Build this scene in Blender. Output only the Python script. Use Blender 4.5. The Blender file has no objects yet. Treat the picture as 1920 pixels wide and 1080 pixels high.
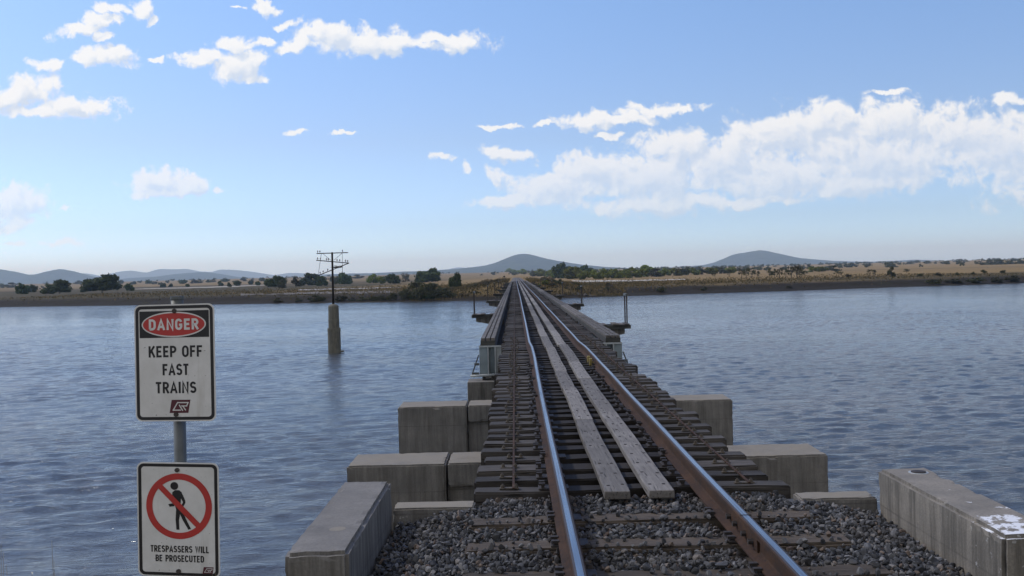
import bpy, bmesh, math, random
import numpy as np
from mathutils import Vector, Matrix, noise as mnoise

random.seed(7)
NP = np.random.default_rng(11)
R = math.radians
S = bpy.context.scene
COL = S.collection

# ------------------------------------------------------------------ camera
F_PX, W_PX, H_PX = 1900.0, 1920.0, 1080.0          # focal length in photo pixels
CAM = Vector((-0.825, 0.0, 1.488))                 # 1.49 m above the rail heads, left of the left rail
_d = Vector(((965 - 960) / F_PX, -(513 - 540) / F_PX, -1.0)).normalized()   # the track's direction seen by the camera
_x = Vector((math.cos(.025), math.sin(.025), 0.0))
_x = (_x - _d * _x.dot(_d)).normalized()
_z = _x.cross(_d)
ROT = Matrix((_x, _d, _z))                         # camera vector -> world vector
cam_data = bpy.data.cameras.new("camera")
cam = bpy.data.objects.new("camera", cam_data)
COL.objects.link(cam)
cam_data.sensor_width = 36.0
cam_data.lens = 36.0 * F_PX / W_PX
cam_data.clip_start = 0.1
cam_data.clip_end = 60000.0
cam.matrix_world = Matrix.Translation(CAM) @ ROT.to_4x4()
S.camera = cam


def ray(px, py):
    return (ROT @ Vector(((px - 960) / F_PX, -(py - 540) / F_PX, -1.0)))


def at_y(px, py, y):
    """world point seen at photo pixel (px, py) at distance y along the track"""
    d = ray(px, py)
    return CAM + d * ((y - CAM.y) / d.y)


def at_z(px, py, z):
    d = ray(px, py)
    return CAM + d * ((z - CAM.z) / d.z)


def uv(px, py):
    d = ray(px, py)
    return d.x / d.y, d.z / d.y


# ------------------------------------------------------------------ world, sun, exposure
SUN_EL, SUN_AZ = R(44), R(-64)                     # azimuth from +Y, negative = to the left
S.view_settings.view_transform = 'Standard'
S.view_settings.look = 'None'
S.view_settings.gamma = 1.0
S.view_settings.exposure = 0.0
S.cycles.use_denoising = True
S.cycles.max_bounces = 6
S.cycles.diffuse_bounces = 3
S.cycles.glossy_bounces = 3
S.cycles.transmission_bounces = 2
S.cycles.transparent_max_bounces = 6
S.cycles.volume_bounces = 2
S.cycles.sample_clamp_indirect = 4.0

CLOUDS = [  # cx, cy, rx, ry in photo pixels; turned into directions at infinity
    (148, 57, 46, 16), (180, 36, 40, 17), (206, 12, 30, 14), (191, 70, 20, 12),
    (265, 12, 26, 20), (285, 34, 16, 12), (78, 121, 28, 13), (198, 109, 66, 19), (285, 108, 18, 6),
    (48, 172, 64, 34), (0, 184, 66, 32), (150, 201, 78, 23), (70, 206, 90, 16), (-60, 170, 70, 40),
    (372, 110, 48, 17), (452, 124, 58, 34), (470, 140, 48, 18), (437, 82, 44, 16), (497, 76, 24, 10),
    (620, 68, 60, 28), (680, 76, 100, 27), (740, 78, 70, 20), (560, 88, 40, 14), (537, 48, 22, 11), (855, 80, 74, 21), (815, 68, 30, 14),
    (503, 15, 30, 12), (556, 247, 28, 8), (640, 250, 26, 4), (446, 20, 20, 4),
    (296, 344, 54, 28), (352, 354, 52, 22), (322, 362, 80, 13), (416, 356, 12, 6),
    (28, 376, 72, 34), (20, 418, 46, 18), (130, 390, 14, 8), (-40, 390, 60, 50), (118, 459, 40, 8), (30, 458, 30, 6),
    (829, 300, 24, 9), (870, 316, 12, 10), (946, 286, 42, 14), (934, 325, 24, 16), (935, 237, 34, 6), (1020, 235, 20, 5),
    (1108, 227, 62, 19), (1172, 222, 60, 11), (1235, 207, 70, 12), (1148, 255, 24, 7),
    (1110, 318, 86, 42), (1040, 352, 96, 34), (950, 376, 62, 18), (1268, 282, 84, 46), (1210, 335, 160, 56),
    (1350, 300, 120, 54), (1470, 262, 120, 60), (1550, 232, 90, 40), (1680, 228, 120, 44), (1640, 296, 180, 74),
    (1800, 256, 150, 62), (1900, 280, 150, 80), (1450, 340, 180, 40), (1620, 340, 160, 28), (1240, 384, 150, 26),
    (1400, 376, 120, 14), (1900, 185, 40, 14), (1670, 175, 40, 7), (1990, 300, 180, 90), (1915, 364, 16, 8),
]


CLOUDS = [(x, y, rx * (.88 if x < 900 else .96), ry * (.80 if x > 900 and y > 240 else .86)) for x, y, rx, ry in CLOUDS]


def build_world():
    w = bpy.data.worlds.new("World")
    S.world = w
    w.use_nodes = True
    nt = w.node_tree
    nt.nodes.clear()
    N, L = nt.nodes, nt.links

    def node(t, tree=None, **kw):
        n = (tree or nt).nodes.new(t)
        for k, v in kw.items():
            setattr(n, k, v)
        return n

    # --- group: distance to the nearest cloud blob
    g = bpy.data.node_groups.new("cloud_field", 'ShaderNodeTree')
    g.interface.new_socket("P", in_out='INPUT', socket_type='NodeSocketVector')
    g.interface.new_socket("F", in_out='OUTPUT', socket_type='NodeSocketFloat')
    gi, go = node('NodeGroupInput', g), node('NodeGroupOutput', g)
    # warp
    n1 = node('ShaderNodeTexNoise', g, noise_dimensions='2D'); n1.inputs['Scale'].default_value = 26; n1.inputs['Detail'].default_value = 6; n1.inputs['Roughness'].default_value = .56
    g.links.new(gi.outputs[0], n1.inputs['Vector'])
    sub = node('ShaderNodeVectorMath', g, operation='MULTIPLY_ADD')
    sub.inputs[1].default_value = (.036, .030, 0); sub.inputs[2].default_value = (-.018, -.015, 0)
    g.links.new(n1.outputs['Color'], sub.inputs[0])
    add = node('ShaderNodeVectorMath', g, operation='ADD')
    g.links.new(gi.outputs[0], add.inputs[0]); g.links.new(sub.outputs[0], add.inputs[1])
    last = None
    for cx, cy, rx, ry in CLOUDS:
        x, y = uv(cx, cy)
        ax, ay = F_PX / rx, F_PX / ry
        m = node('ShaderNodeVectorMath', g, operation='MULTIPLY_ADD')
        m.inputs[1].default_value = (ax, ay, 0); m.inputs[2].default_value = (-x * ax, -y * ay, 0)
        g.links.new(add.outputs[0], m.inputs[0])
        ln = node('ShaderNodeVectorMath', g, operation='LENGTH')
        g.links.new(m.outputs[0], ln.inputs[0])
        if last is None:
            last = ln.outputs['Value']
        else:
            mn = node('ShaderNodeMath', g, operation='SMOOTH_MIN')
            mn.inputs[2].default_value = .12
            g.links.new(last, mn.inputs[0]); g.links.new(ln.outputs['Value'], mn.inputs[1])
            last = mn.outputs[0]
    n2 = node('ShaderNodeTexNoise', g, noise_dimensions='2D'); n2.inputs['Scale'].default_value = 48; n2.inputs['Detail'].default_value = 9; n2.inputs['Roughness'].default_value = .62; n2.inputs['Distortion'].default_value = .35
    g.links.new(gi.outputs[0], n2.inputs['Vector'])
    ma = node('ShaderNodeMath', g, operation='MULTIPLY_ADD'); ma.inputs[1].default_value = 1.7; ma.inputs[2].default_value = .72
    vo = node('ShaderNodeTexVoronoi', g, feature='F1', voronoi_dimensions='2D'); vo.inputs['Scale'].default_value = 52; vo.inputs['Detail'].default_value = 3; vo.inputs['Roughness'].default_value = .55
    vo.normalize = True
    g.links.new(add.outputs[0], vo.inputs['Vector'])
    vm = node('ShaderNodeMath', g, operation='MULTIPLY_ADD'); vm.inputs[1].default_value = -.75
    g.links.new(vo.outputs['Distance'], vm.inputs[0]); g.links.new(n2.outputs['Fac'], vm.inputs[2])
    g.links.new(vm.outputs[0], ma.inputs[0])
    fin = node('ShaderNodeMath', g, operation='SUBTRACT')
    g.links.new(ma.outputs[0], fin.inputs[0]); g.links.new(last, fin.inputs[1])
    g.links.new(fin.outputs[0], go.inputs[0])

    tc = node('ShaderNodeTexCoord')
    sep = node('ShaderNodeSeparateXYZ'); L.new(tc.outputs['Generated'], sep.inputs[0])
    sky = node('ShaderNodeTexSky', sky_type='NISHITA')
    sky.sun_disc = False
    sky.sun_elevation = SUN_EL
    sky.sun_rotation = SUN_AZ
    sky.altitude = 0
    sky.air_density = 1.0
    sky.dust_density = 0.55
    sky.ozone_density = 1.6
    ab = node('ShaderNodeMath', operation='ABSOLUTE'); L.new(sep.outputs['Y'], ab.inputs[0])
    mx = node('ShaderNodeMath', operation='MAXIMUM'); L.new(ab.outputs[0], mx.inputs[0]); mx.inputs[1].default_value = .05
    dx = node('ShaderNodeMath', operation='DIVIDE'); L.new(sep.outputs['X'], dx.inputs[0]); L.new(mx.outputs[0], dx.inputs[1])
    dz = node('ShaderNodeMath', operation='DIVIDE'); L.new(sep.outputs['Z'], dz.inputs[0]); L.new(mx.outputs[0], dz.inputs[1])
    P = node('ShaderNodeCombineXYZ'); L.new(dx.outputs[0], P.inputs[0]); L.new(dz.outputs[0], P.inputs[1])
    f1 = node('ShaderNodeGroup', node_tree=g); L.new(P.outputs[0], f1.inputs[0])
    off = node('ShaderNodeVectorMath', operation='ADD'); off.inputs[1].default_value = (-.006, .0085, 0)
    L.new(P.outputs[0], off.inputs[0])
    f2 = node('ShaderNodeGroup', node_tree=g); L.new(off.outputs[0], f2.inputs[0])
    dens = node('ShaderNodeMapRange', interpolation_type='SMOOTHSTEP')
    dens.inputs['From Min'].default_value = -.14; dens.inputs['From Max'].default_value = .50
    L.new(f1.outputs[0], dens.inputs['Value'])
    shade = node('ShaderNodeMapRange', interpolation_type='SMOOTHSTEP')      # how much cloud lies between here and the sun
    shade.inputs['From Min'].default_value = .15; shade.inputs['From Max'].default_value = 1.0
    L.new(f2.outputs[0], shade.inputs['Value'])
    cm = node('ShaderNodeMix', data_type='RGBA')
    cm.inputs['A'].default_value = (10.0, 9.95, 9.8, 1)
    cm.inputs['B'].default_value = (6.9, 7.7, 8.9, 1)
    gd = node('ShaderNodeMath', operation='SUBTRACT'); L.new(f2.outputs[0], gd.inputs[0]); L.new(f1.outputs[0], gd.inputs[1])
    gr = node('ShaderNodeMapRange', interpolation_type='SMOOTHSTEP'); gr.inputs['From Min'].default_value = -.35; gr.inputs['From Max'].default_value = .60
    gr.inputs['To Max'].default_value = .6
    L.new(gd.outputs[0], gr.inputs['Value'])
    sh2 = node('ShaderNodeMath', operation='MULTIPLY_ADD'); sh2.inputs[1].default_value = .42; sh2.use_clamp = True
    L.new(shade.outputs[0], sh2.inputs[0]); L.new(gr.outputs[0], sh2.inputs[2])
    L.new(sh2.outputs[0], cm.inputs['Factor'])
    # large right cloud is veiled by the air, so never fully opaque
    dm = node('ShaderNodeMath', operation='MULTIPLY'); 
    veil = node('ShaderNodeMapRange', interpolation_type='SMOOTHSTEP'); veil.inputs['From Min'].default_value = .03; veil.inputs['From Max'].default_value = .17; veil.inputs['To Min'].default_value = .50; veil.inputs['To Max'].default_value = .93
    L.new(sep.outputs['Z'], veil.inputs['Value'])
    L.new(veil.outputs[0], dm.inputs[1]); L.new(dens.outputs[0], dm.inputs[0])
    tint = node('ShaderNodeMix', data_type='RGBA', blend_type='MULTIPLY')
    tint.inputs['Factor'].default_value = 1.0
    tr_ = node('ShaderNodeValToRGB')
    el = tr_.color_ramp.elements
    el.new(.12); el.new(.05); el.new(.8)
    for e_, (p_, c_) in zip(el, ((0, (1.20, 1.80, 3.00)), (.05, (.98, 1.26, 1.90)), (.13, (1.07, 1.16, 1.48)), (.28, (1.17, 1.34, 1.62)), (.75, (.78, 1.05, 1.75)))):
        e_.position = p_; e_.color = (c_[0] / 2, c_[1] / 2, c_[2] / 2, 1)
    L.new(sep.outputs['Z'], tr_.inputs[0])
    L.new(tr_.outputs[0], tint.inputs['B'])
    L.new(sky.outputs[0], tint.inputs['A'])
    mix = node('ShaderNodeMix', data_type='RGBA')
    L.new(dm.outputs[0], mix.inputs['Factor']); dbl = node('ShaderNodeMix', data_type='RGBA', blend_type='ADD'); dbl.inputs['Factor'].default_value = 1.0
    L.new(tint.outputs['Result'], dbl.inputs['A']); L.new(tint.outputs['Result'], dbl.inputs['B'])
    L.new(dbl.outputs['Result'], mix.inputs['A']); L.new(cm.outputs['Result'], mix.inputs['B'])
    # unseen broken white cloud, added behind the viewer to brighten the shaded faces
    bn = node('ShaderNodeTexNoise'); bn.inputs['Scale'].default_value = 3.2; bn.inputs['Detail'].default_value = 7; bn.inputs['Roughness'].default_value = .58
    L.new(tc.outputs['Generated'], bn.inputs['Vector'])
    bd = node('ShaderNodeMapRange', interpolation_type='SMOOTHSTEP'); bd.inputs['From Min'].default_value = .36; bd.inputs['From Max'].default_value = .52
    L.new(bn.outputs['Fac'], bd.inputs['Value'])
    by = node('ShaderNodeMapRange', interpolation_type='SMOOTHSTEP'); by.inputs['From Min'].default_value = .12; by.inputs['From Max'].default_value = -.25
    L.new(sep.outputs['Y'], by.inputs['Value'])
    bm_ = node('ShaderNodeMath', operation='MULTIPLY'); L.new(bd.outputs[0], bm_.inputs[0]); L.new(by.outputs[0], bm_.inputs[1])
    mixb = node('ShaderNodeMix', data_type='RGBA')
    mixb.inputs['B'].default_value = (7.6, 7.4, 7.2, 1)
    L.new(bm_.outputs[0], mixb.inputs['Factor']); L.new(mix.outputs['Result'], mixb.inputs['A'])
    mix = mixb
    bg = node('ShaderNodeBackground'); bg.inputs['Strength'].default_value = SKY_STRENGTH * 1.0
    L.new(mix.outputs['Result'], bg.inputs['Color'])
    out = node('ShaderNodeOutputWorld'); L.new(bg.outputs[0], out.inputs['Surface'])


SKY_STRENGTH = 0.10
build_world()
sun_data = bpy.data.lights.new("sun", 'SUN')
sun_data.energy = 2.0
sun_data.angle = R(3)
sun_data.color = (1.0, .94, .86)
sun = bpy.data.objects.new("sun", sun_data)
COL.objects.link(sun)
_sd = Vector((math.sin(SUN_AZ) * math.cos(SUN_EL), math.cos(SUN_AZ) * math.cos(SUN_EL), math.sin(SUN_EL)))
sun.rotation_euler = _sd.to_track_quat('Z', 'Y').to_euler()
sun.location = _sd * 200


# ------------------------------------------------------------------ helpers
def tag(o, label=None, cat=None, group=None, kind=None):
    if label: o["label"] = label
    if cat: o["category"] = cat
    if group: o["group"] = group
    if kind: o["kind"] = kind
    return o


def empty(name, loc=(0, 0, 0)):
    o = bpy.data.objects.new(name, None)
    o.empty_display_size = .2
    COL.objects.link(o)
    o.location = loc
    return o


def link(name, me, parent=None, loc=(0, 0, 0)):
    o = bpy.data.objects.new(name, me)
    COL.objects.link(o)
    o.location = loc
    if parent is not None:
        o.parent = parent
    return o


def dup(src, parent=None, loc=None):
    o = src.copy()
    COL.objects.link(o)
    if loc is not None: o.location = loc
    if parent is not None: o.parent = parent
    return o


def dup_tree(src, loc, label=None, group=None):
    r = dup(src, None, loc)
    if label: r["label"] = label
    if group: r["group"] = group
    for ch in src.children:
        c = dup(ch, r)
        for gch in ch.children:
            dup(gch, c)
    return r


ONES = "first second third fourth fifth sixth seventh eighth ninth tenth eleventh twelfth thirteenth fourteenth fifteenth sixteenth seventeenth eighteenth nineteenth".split()
TENS = {20: "twent", 30: "thirt", 40: "fort", 50: "fift", 60: "sixt", 70: "sevent", 80: "eight", 90: "ninet"}


def nth(n):
    if n < 20: return ONES[n - 1]
    t, o = n // 10 * 10, n % 10
    return TENS[t] + ("ieth" if o == 0 else "y-" + ONES[o - 1])


class MB:
    """collects simple solids into one mesh"""
    def __init__(s):
        s.v, s.f, s.m = [], [], []

    def raw(s, vs, fs, mi=0):
        b = len(s.v)
        s.v += [tuple(v) for v in vs]
        s.f += [tuple(i + b for i in f) for f in fs]
        s.m += [mi] * len(fs)

    def box(s, x0, x1, y0, y1, z0, z1, mi=0, ch=0.0):
        if ch <= 0:
            vs = [(x0, y0, z0), (x1, y0, z0), (x1, y1, z0), (x0, y1, z0), (x0, y0, z1), (x1, y0, z1), (x1, y1, z1), (x0, y1, z1)]
            s.raw(vs, [(0, 3, 2, 1), (4, 5, 6, 7), (0, 1, 5, 4), (1, 2, 6, 5), (2, 3, 7, 6), (3, 0, 4, 7)], mi)
            return
        bm = bmesh.new()
        bmesh.ops.create_cube(bm, size=1)
        for v in bm.verts:
            v.co = Vector((x0 + (v.co.x + .5) * (x1 - x0), y0 + (v.co.y + .5) * (y1 - y0), z0 + (v.co.z + .5) * (z1 - z0)))
        bmesh.ops.bevel(bm, geom=list(bm.edges), offset=ch, segments=2, affect='EDGES', profile=.5)
        bm.verts.index_update()
        s.raw([v.co[:] for v in bm.verts], [[v.index for v in f.verts] for f in bm.faces], mi)
        bm.free()

    def tube(s, a, b, ra, rb=None, n=10, mi=0, caps=True):
        a, b = Vector(a), Vector(b)
        rb = ra if rb is None else rb
        d = (b - a).normalized()
        u = d.orthogonal().normalized()
        w = d.cross(u)
        vs = []
        for c, r in ((a, ra), (b, rb)):
            for i in range(n):
                t = 2 * math.pi * i / n
                vs.append(c + u * (r * math.cos(t)) + w * (r * math.sin(t)))
        fs = [(i, (i + 1) % n, n + (i + 1) % n, n + i) for i in range(n)]
        if caps:
            fs += [tuple(reversed(range(n))), tuple(range(n, 2 * n))]
        s.raw(vs, fs, mi)

    def bar(s, a, b, w, h, mi=0):
        """rectangular bar from a to b, w across, h tall"""
        a, b = Vector(a), Vector(b)
        d = (b - a).normalized()
        up = Vector((0, 0, 1)) if abs(d.z) < .95 else Vector((0, 1, 0))
        u = d.cross(up).normalized()
        up = u.cross(d)
        vs = []
        for c in (a, b):
            for p, q in ((-1, -1), (1, -1), (1, 1), (-1, 1)):
                vs.append(c + u * (p * w / 2) + up * (q * h / 2))
        s.raw(vs, [(0, 1, 2, 3), (7, 6, 5, 4), (0, 4, 5, 1), (1, 5, 6, 2), (2, 6, 7, 3), (3, 7, 4, 0)], mi)

    def lathe(s, prof, n=24, cx=0, cy=0, mi=0):
        vs = []
        for r, z in prof:
            for i in range(n):
                t = 2 * math.pi * i / n
                vs.append((cx + r * math.cos(t), cy + r * math.sin(t), z))
        fs = []
        for k in range(len(prof) - 1):
            for i in range(n):
                j = (i + 1) % n
                fs.append((k * n + i, k * n + j, (k + 1) * n + j, (k + 1) * n + i))
        fs.append(tuple(reversed(range(n))))
        fs.append(tuple((len(prof) - 1) * n + i for i in range(n)))
        s.raw(vs, fs, mi)

    def prism(s, pts, z0, z1, mi=0):
        """polygon in the local x-y plane extruded along z"""
        n = len(pts)
        vs = [(x, y, z0) for x, y in pts] + [(x, y, z1) for x, y in pts]
        fs = [tuple(range(n)), tuple(reversed(range(n, 2 * n)))] + [(i, n + i, n + (i + 1) % n, (i + 1) % n) for i in range(n)]
        s.raw(vs, fs, mi)

    def mesh(s, name, mats, smooth=False):
        me = bpy.data.meshes.new(name)
        me.from_pydata(s.v, [], s.f)
        for m in (mats if isinstance(mats, (list, tuple)) else [mats]):
            me.materials.append(m)
        me.polygons.foreach_set("material_index", s.m)
        bm = bmesh.new(); bm.from_mesh(me)
        bmesh.ops.recalc_face_normals(bm, faces=bm.faces)
        bm.to_mesh(me); bm.free()
        if smooth:
            me.polygons.foreach_set("use_smooth", [True] * len(me.polygons))
        me.update()
        return me

    def build(s, name, mats, parent=None, loc=(0, 0, 0), smooth=False):
        return link(name, s.mesh(name, mats, smooth), parent, loc)


def np_mesh(name, verts, faces, mat, smooth=True):
    """verts (n,3), faces (m,k) arrays"""
    me = bpy.data.meshes.new(name)
    n, m, k = len(verts), len(faces), faces.shape[1]
    me.vertices.add(n)
    me.vertices.foreach_set("co", np.ascontiguousarray(verts, dtype=np.float32).ravel())
    me.loops.add(m * k)
    me.loops.foreach_set("vertex_index", np.ascontiguousarray(faces, dtype=np.int32).ravel())
    me.polygons.add(m)
    me.polygons.foreach_set("loop_start", np.arange(0, m * k, k, dtype=np.int32))
    me.polygons.foreach_set("use_smooth", np.full(m, smooth))
    me.materials.append(mat)
    me.update(calc_edges=True)
    return me


def grid_faces(nx, ny):
    i = np.arange(nx - 1)[None, :] + np.arange(ny - 1)[:, None] * nx
    return np.stack([i, i + 1, i + nx + 1, i + nx], -1).reshape(-1, 4)


def vnoise(x, y, seed=0, octaves=4, rough=.5):
    """value-noise fbm, -1..1"""
    rng = np.random.default_rng(seed)
    tab = rng.random((256, 256)) * 2 - 1
    out, a, tot = 0, 1.0, 0
    for _ in range(octaves):
        xi, yi = np.floor(x).astype(int), np.floor(y).astype(int)
        fx, fy = x - xi, y - yi
        fx, fy = fx * fx * (3 - 2 * fx), fy * fy * (3 - 2 * fy)
        g = lambda a_, b_: tab[a_ & 255, b_ & 255]
        out = out + a * ((g(xi, yi) * (1 - fx) + g(xi + 1, yi) * fx) * (1 - fy) + (g(xi, yi + 1) * (1 - fx) + g(xi + 1, yi + 1) * fx) * fy)
        tot += a
        a *= rough
        x, y = x * 2.03 + 17.1, y * 2.03 + 5.7
    return out / tot


# ------------------------------------------------------------------ materials
class Mat:
    def __init__(s, name, rough=.8, spec=.3, metal=0.0):
        s.m = bpy.data.materials.new(name)
        s.m.use_nodes = True
        s.nt = s.m.node_tree
        s.b = s.nt.nodes["Principled BSDF"]
        s.b.inputs["Roughness"].default_value = rough
        s.b.inputs["Specular IOR Level"].default_value = spec
        s.b.inputs["Metallic"].default_value = metal
        s.tc = None

    def n(s, t, **kw):
        x = s.nt.nodes.new(t)
        for k, v in kw.items(): setattr(x, k, v)
        return x

    def l(s, a, b): s.nt.links.new(a, b)

    def coords(s, scale=(1, 1, 1), obj=True):
        if s.tc is None: s.tc = s.n('ShaderNodeTexCoord')
        mp = s.n('ShaderNodeMapping')
        mp.inputs['Scale'].default_value = scale
        s.l(s.tc.outputs['Object'], mp.inputs[0])
        return mp.outputs[0]

    def noise(s, scale, detail=5, rough=.6, stretch=(1, 1, 1), out='Fac', dist=0):
        t = s.n('ShaderNodeTexNoise')
        t.inputs['Scale'].default_value = scale; t.inputs['Detail'].default_value = detail
        t.inputs['Roughness'].default_value = rough; t.inputs['Distortion'].default_value = dist
        s.l(s.coords(stretch), t.inputs['Vector'])
        return t.outputs[out]

    def ramp(s, fac, stops):
        r = s.n('ShaderNodeValToRGB')
        e = r.color_ramp.elements
        while len(e) < len(stops): e.new(.5)
        for el, (p, c) in zip(e, stops):
            el.position = p
            el.color = (*c, 1) if not isinstance(c, (int, float)) else (c, c, c, 1)
        s.l(fac, r.inputs[0])
        return r.outputs[0]

    def mix(s, fac, a, b, mode='MIX'):
        m = s.n('ShaderNodeMix', data_type='RGBA', blend_type=mode)
        for sock, v in (('Factor', fac), ('A', a), ('B', b)):
            if isinstance(v, (int, float)): m.inputs[sock].default_value = v
            elif isinstance(v, tuple): m.inputs[sock].default_value = (*v, 1)
            else: s.l(v, m.inputs[sock])
        return m.outputs['Result']

    def math(s, op, a, b=0.0, c=0.0):
        m = s.n('ShaderNodeMath', operation=op)
        for i, v in enumerate((a, b, c)):
            if isinstance(v, (int, float)): m.inputs[i].default_value = v
            else: s.l(v, m.inputs[i])
        return m.outputs[0]

    def color(s, c):
        if isinstance(c, tuple): s.b.inputs['Base Color'].default_value = (*c, 1)
        else: s.l(c, s.b.inputs['Base Color'])
        return s

    def bump(s, h, strength=.4, dist=.01):
        b = s.n('ShaderNodeBump')
        b.inputs['Strength'].default_value = strength; b.inputs['Distance'].default_value = dist
        s.l(h, b.inputs['Height']); s.l(b.outputs[0], s.b.inputs['Normal'])
        return s


def plain(name, c, rough=.6, spec=.3, metal=0.0, var=.25, scale=12, bump=0.0):
    m = Mat(name, rough, spec, metal)
    n = m.noise(scale, 6, .65)
    m.color(m.mix(m.ramp(n, [(.3, 0.0), (.7, 1.0)]), tuple(x * (1 - var) for x in c), tuple(min(1, x * (1 + var)) for x in c)))
    if bump: m.bump(n, .5, bump)
    return m.m


def concrete(name, c1=(.185, .18, .168), c2=(.285, .27, .245), streak=.7, paint=False, lichen=.0):
    m = Mat(name, .9, .2)
    blot = m.noise(3.2, 8, .62)
    base = m.mix(m.ramp(blot, [(.34, 0.0), (.68, 1.0)]), c1, c2)
    fine = m.noise(70, 4, .7)
    base = m.mix(m.ramp(fine, [(.28, 0.0), (.62, 1.0)]), m.mix(.5, base, (.10, .095, .085)), base)
    # rain streaks: dark runs down the upright faces only
    st = m.noise(9, 5, .7, (1, 1, .07))
    st2 = m.noise(31, 3, .7, (1, 1, .05))
    s1 = m.math('MULTIPLY', m.ramp(st, [(.42, 0.0), (.62, 1.0)]), .85 * streak)
    s2 = m.math('MULTIPLY', m.ramp(st2, [(.48, 0.0), (.68, 1.0)]), .6 * streak)
    geo = m.n('ShaderNodeNewGeometry')
    sp = m.n('ShaderNodeSeparateXYZ'); m.l(geo.outputs['Normal'], sp.inputs[0])
    up = m.math('ABSOLUTE', sp.outputs['Z'])
    side = m.ramp(up, [(.2, 1.0), (.6, 0.0)])
    base = m.mix(m.math('MULTIPLY', s1, side), base, (.075, .07, .06))
    base = m.mix(m.math('MULTIPLY', s2, side), base, (.055, .052, .045))
    sz = m.n('ShaderNodeSeparateXYZ'); m.l(m.coords(), sz.inputs[0])
    ln_ = m.math('ABSOLUTE', m.math('SUBTRACT', m.math('FRACT', m.math('MULTIPLY', m.math('ADD', sz.outputs['Z'], m.math('MULTIPLY', fine, .012)), 2.2)), .5))
    base = m.mix(m.math('MULTIPLY', m.math('MULTIPLY', m.ramp(ln_, [(.0, .55), (.022, 0.0)]), side), m.ramp(blot, [(.35, .2), (.6, 1.0)])), base, (.07, .066, .06))   # pour line
    if lichen:                                      # brown lichen and silt on the upper faces
        ln = m.ramp(m.noise(2.4, 8, .65), [(.25, .35), (.65, 1.0)])
        base = m.mix(m.math('MULTIPLY', m.math('MULTIPLY', ln, m.ramp(up, [(.6, 0.0), (.8, 1.0)])), lichen), base, (.265, .230, .170))
    # pale scuffs and bird marks on the tops
    sc = m.ramp(m.noise(6.5, 10, .75), [(.685, 0.0), (.70, 1.0)])
    base = m.mix(m.math('MULTIPLY', sc, .7), base, (.55, .54, .50))
    dk = m.ramp(m.noise(1.7, 9, .7, dist=.4), [(.60, 0.0), (.72, 1.0)])
    base = m.mix(m.math('MULTIPLY', dk, .45), base, (.10, .09, .075))
    if paint:
        # flaking white paint at the near end
        sepo = m.n('ShaderNodeSeparateXYZ'); m.l(m.coords(), sepo.inputs[0])
        near = m.n('ShaderNodeMapRange'); near.inputs['From Min'].default_value = 6.12; near.inputs['From Max'].default_value = 5.35
        m.l(sepo.outputs['Y'], near.inputs['Value'])
        pn = m.noise(7, 9, .72)
        pm = m.ramp(m.math('ADD', pn, m.math('MULTIPLY', near.outputs[0], .27)), [(.655, 0.0), (.67, 1.0)])
        topz = m.ramp(up, [(.5, 0.0), (.6, 1.0)])
        edge = m.ramp(m.math('ADD', m.noise(16, 6, .7), m.math('MULTIPLY', near.outputs[0], .1)), [(.68, 0.0), (.70, .4)])
        base = m.mix(m.math('MULTIPLY', pm, topz), base, (.72, .73, .74))
        base = m.mix(m.math('MULTIPLY', edge, side), base, (.6, .6, .6))
    m.color(base)
    m.bump(m.math('ADD', m.math('MULTIPLY', fine, .35), m.math('MULTIPLY', blot, .8)), .55, .012)
    return m.m


def timber(name, c1, c2, axis='x', rough=.85, bump=.006, oil=False):
    m = Mat(name, rough, .25)
    st = {'x': (.05, 1, 1), 'y': (1, .05, 1)}[axis]
    oi = m.n('ShaderNodeObjectInfo')
    g = m.noise(38, 6, .7, st)
    big = m.noise(2.2, 5, .6)
    base = m.mix(m.ramp(g, [(.3, 0.0), (.68, 1.0)]), c1, c2)
    base = m.mix(m.ramp(big, [(.35, 0.0), (.7, .55)]), base, tuple(x * .55 for x in c1))
    # each piece has weathered a little differently
    v = m.math('MULTIPLY_ADD', oi.outputs['Random'], .85, .6)
    hs = m.n('ShaderNodeHueSaturation'); m.l(v, hs.inputs['Value']); m.l(base, hs.inputs['Color'])
    col = hs.outputs[0]
    if oil:
        so = m.n('ShaderNodeSeparateXYZ'); m.l(m.coords(), so.inputs[0])
        ax = m.math('ADD', m.math('ABSOLUTE', so.outputs['X']), m.math('MULTIPLY_ADD', big, .3, -.15))
        col = m.mix(m.ramp(ax, [(.50, .75), (.66, 0.0)]), col, (.016, .013, .011))
    crack = m.ramp(m.noise(60, 3, .5, st), [(.60, 0.0), (.66, .8)])
    m.color(m.mix(crack, col, tuple(x * .25 for x in c1)))
    m.bump(m.math('SUBTRACT', g, crack), .6, bump)
    return m.m


M = {}
M['concrete'] = concrete('weathered_concrete', streak=.5, lichen=.75)
M['concrete_kerb'] = concrete('kerb_concrete', (.165, .158, .146), (.245, .232, .21), .8)
M['concrete_paint'] = concrete('kerb_concrete_flaking_paint', (.20, .185, .16), (.30, .27, .225), .85, True)
M['pier'] = concrete('pier_concrete', (.17, .165, .15), (.27, .25, .22), .9)
M['transom'] = timber('transom_timber', (.048, .042, .036), (.105, .094, .082), 'x', oil=True)
M['sleeper'] = timber('sleeper_timber', (.066, .053, .041), (.145, .118, .090), 'x')
M['plank'] = timber('plank_timber', (.140, .130, .117), (.275, .255, .230), 'y', .85, .006)
M['cap'] = timber('cap_timber', (.085, .078, .070), (.19, .172, .152), 'y')
M['cap_end'] = timber('cap_end_timber', (.05, .05, .045), (.10, .10, .092), 'x')
_m = Mat('rail_rust', .85, .25)
_c = _m.mix(_m.ramp(_m.noise(25, 7, .7), [(.3, 0.0), (.7, 1.0)]), (.027, .016, .011), (.060, .031, .017))
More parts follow.
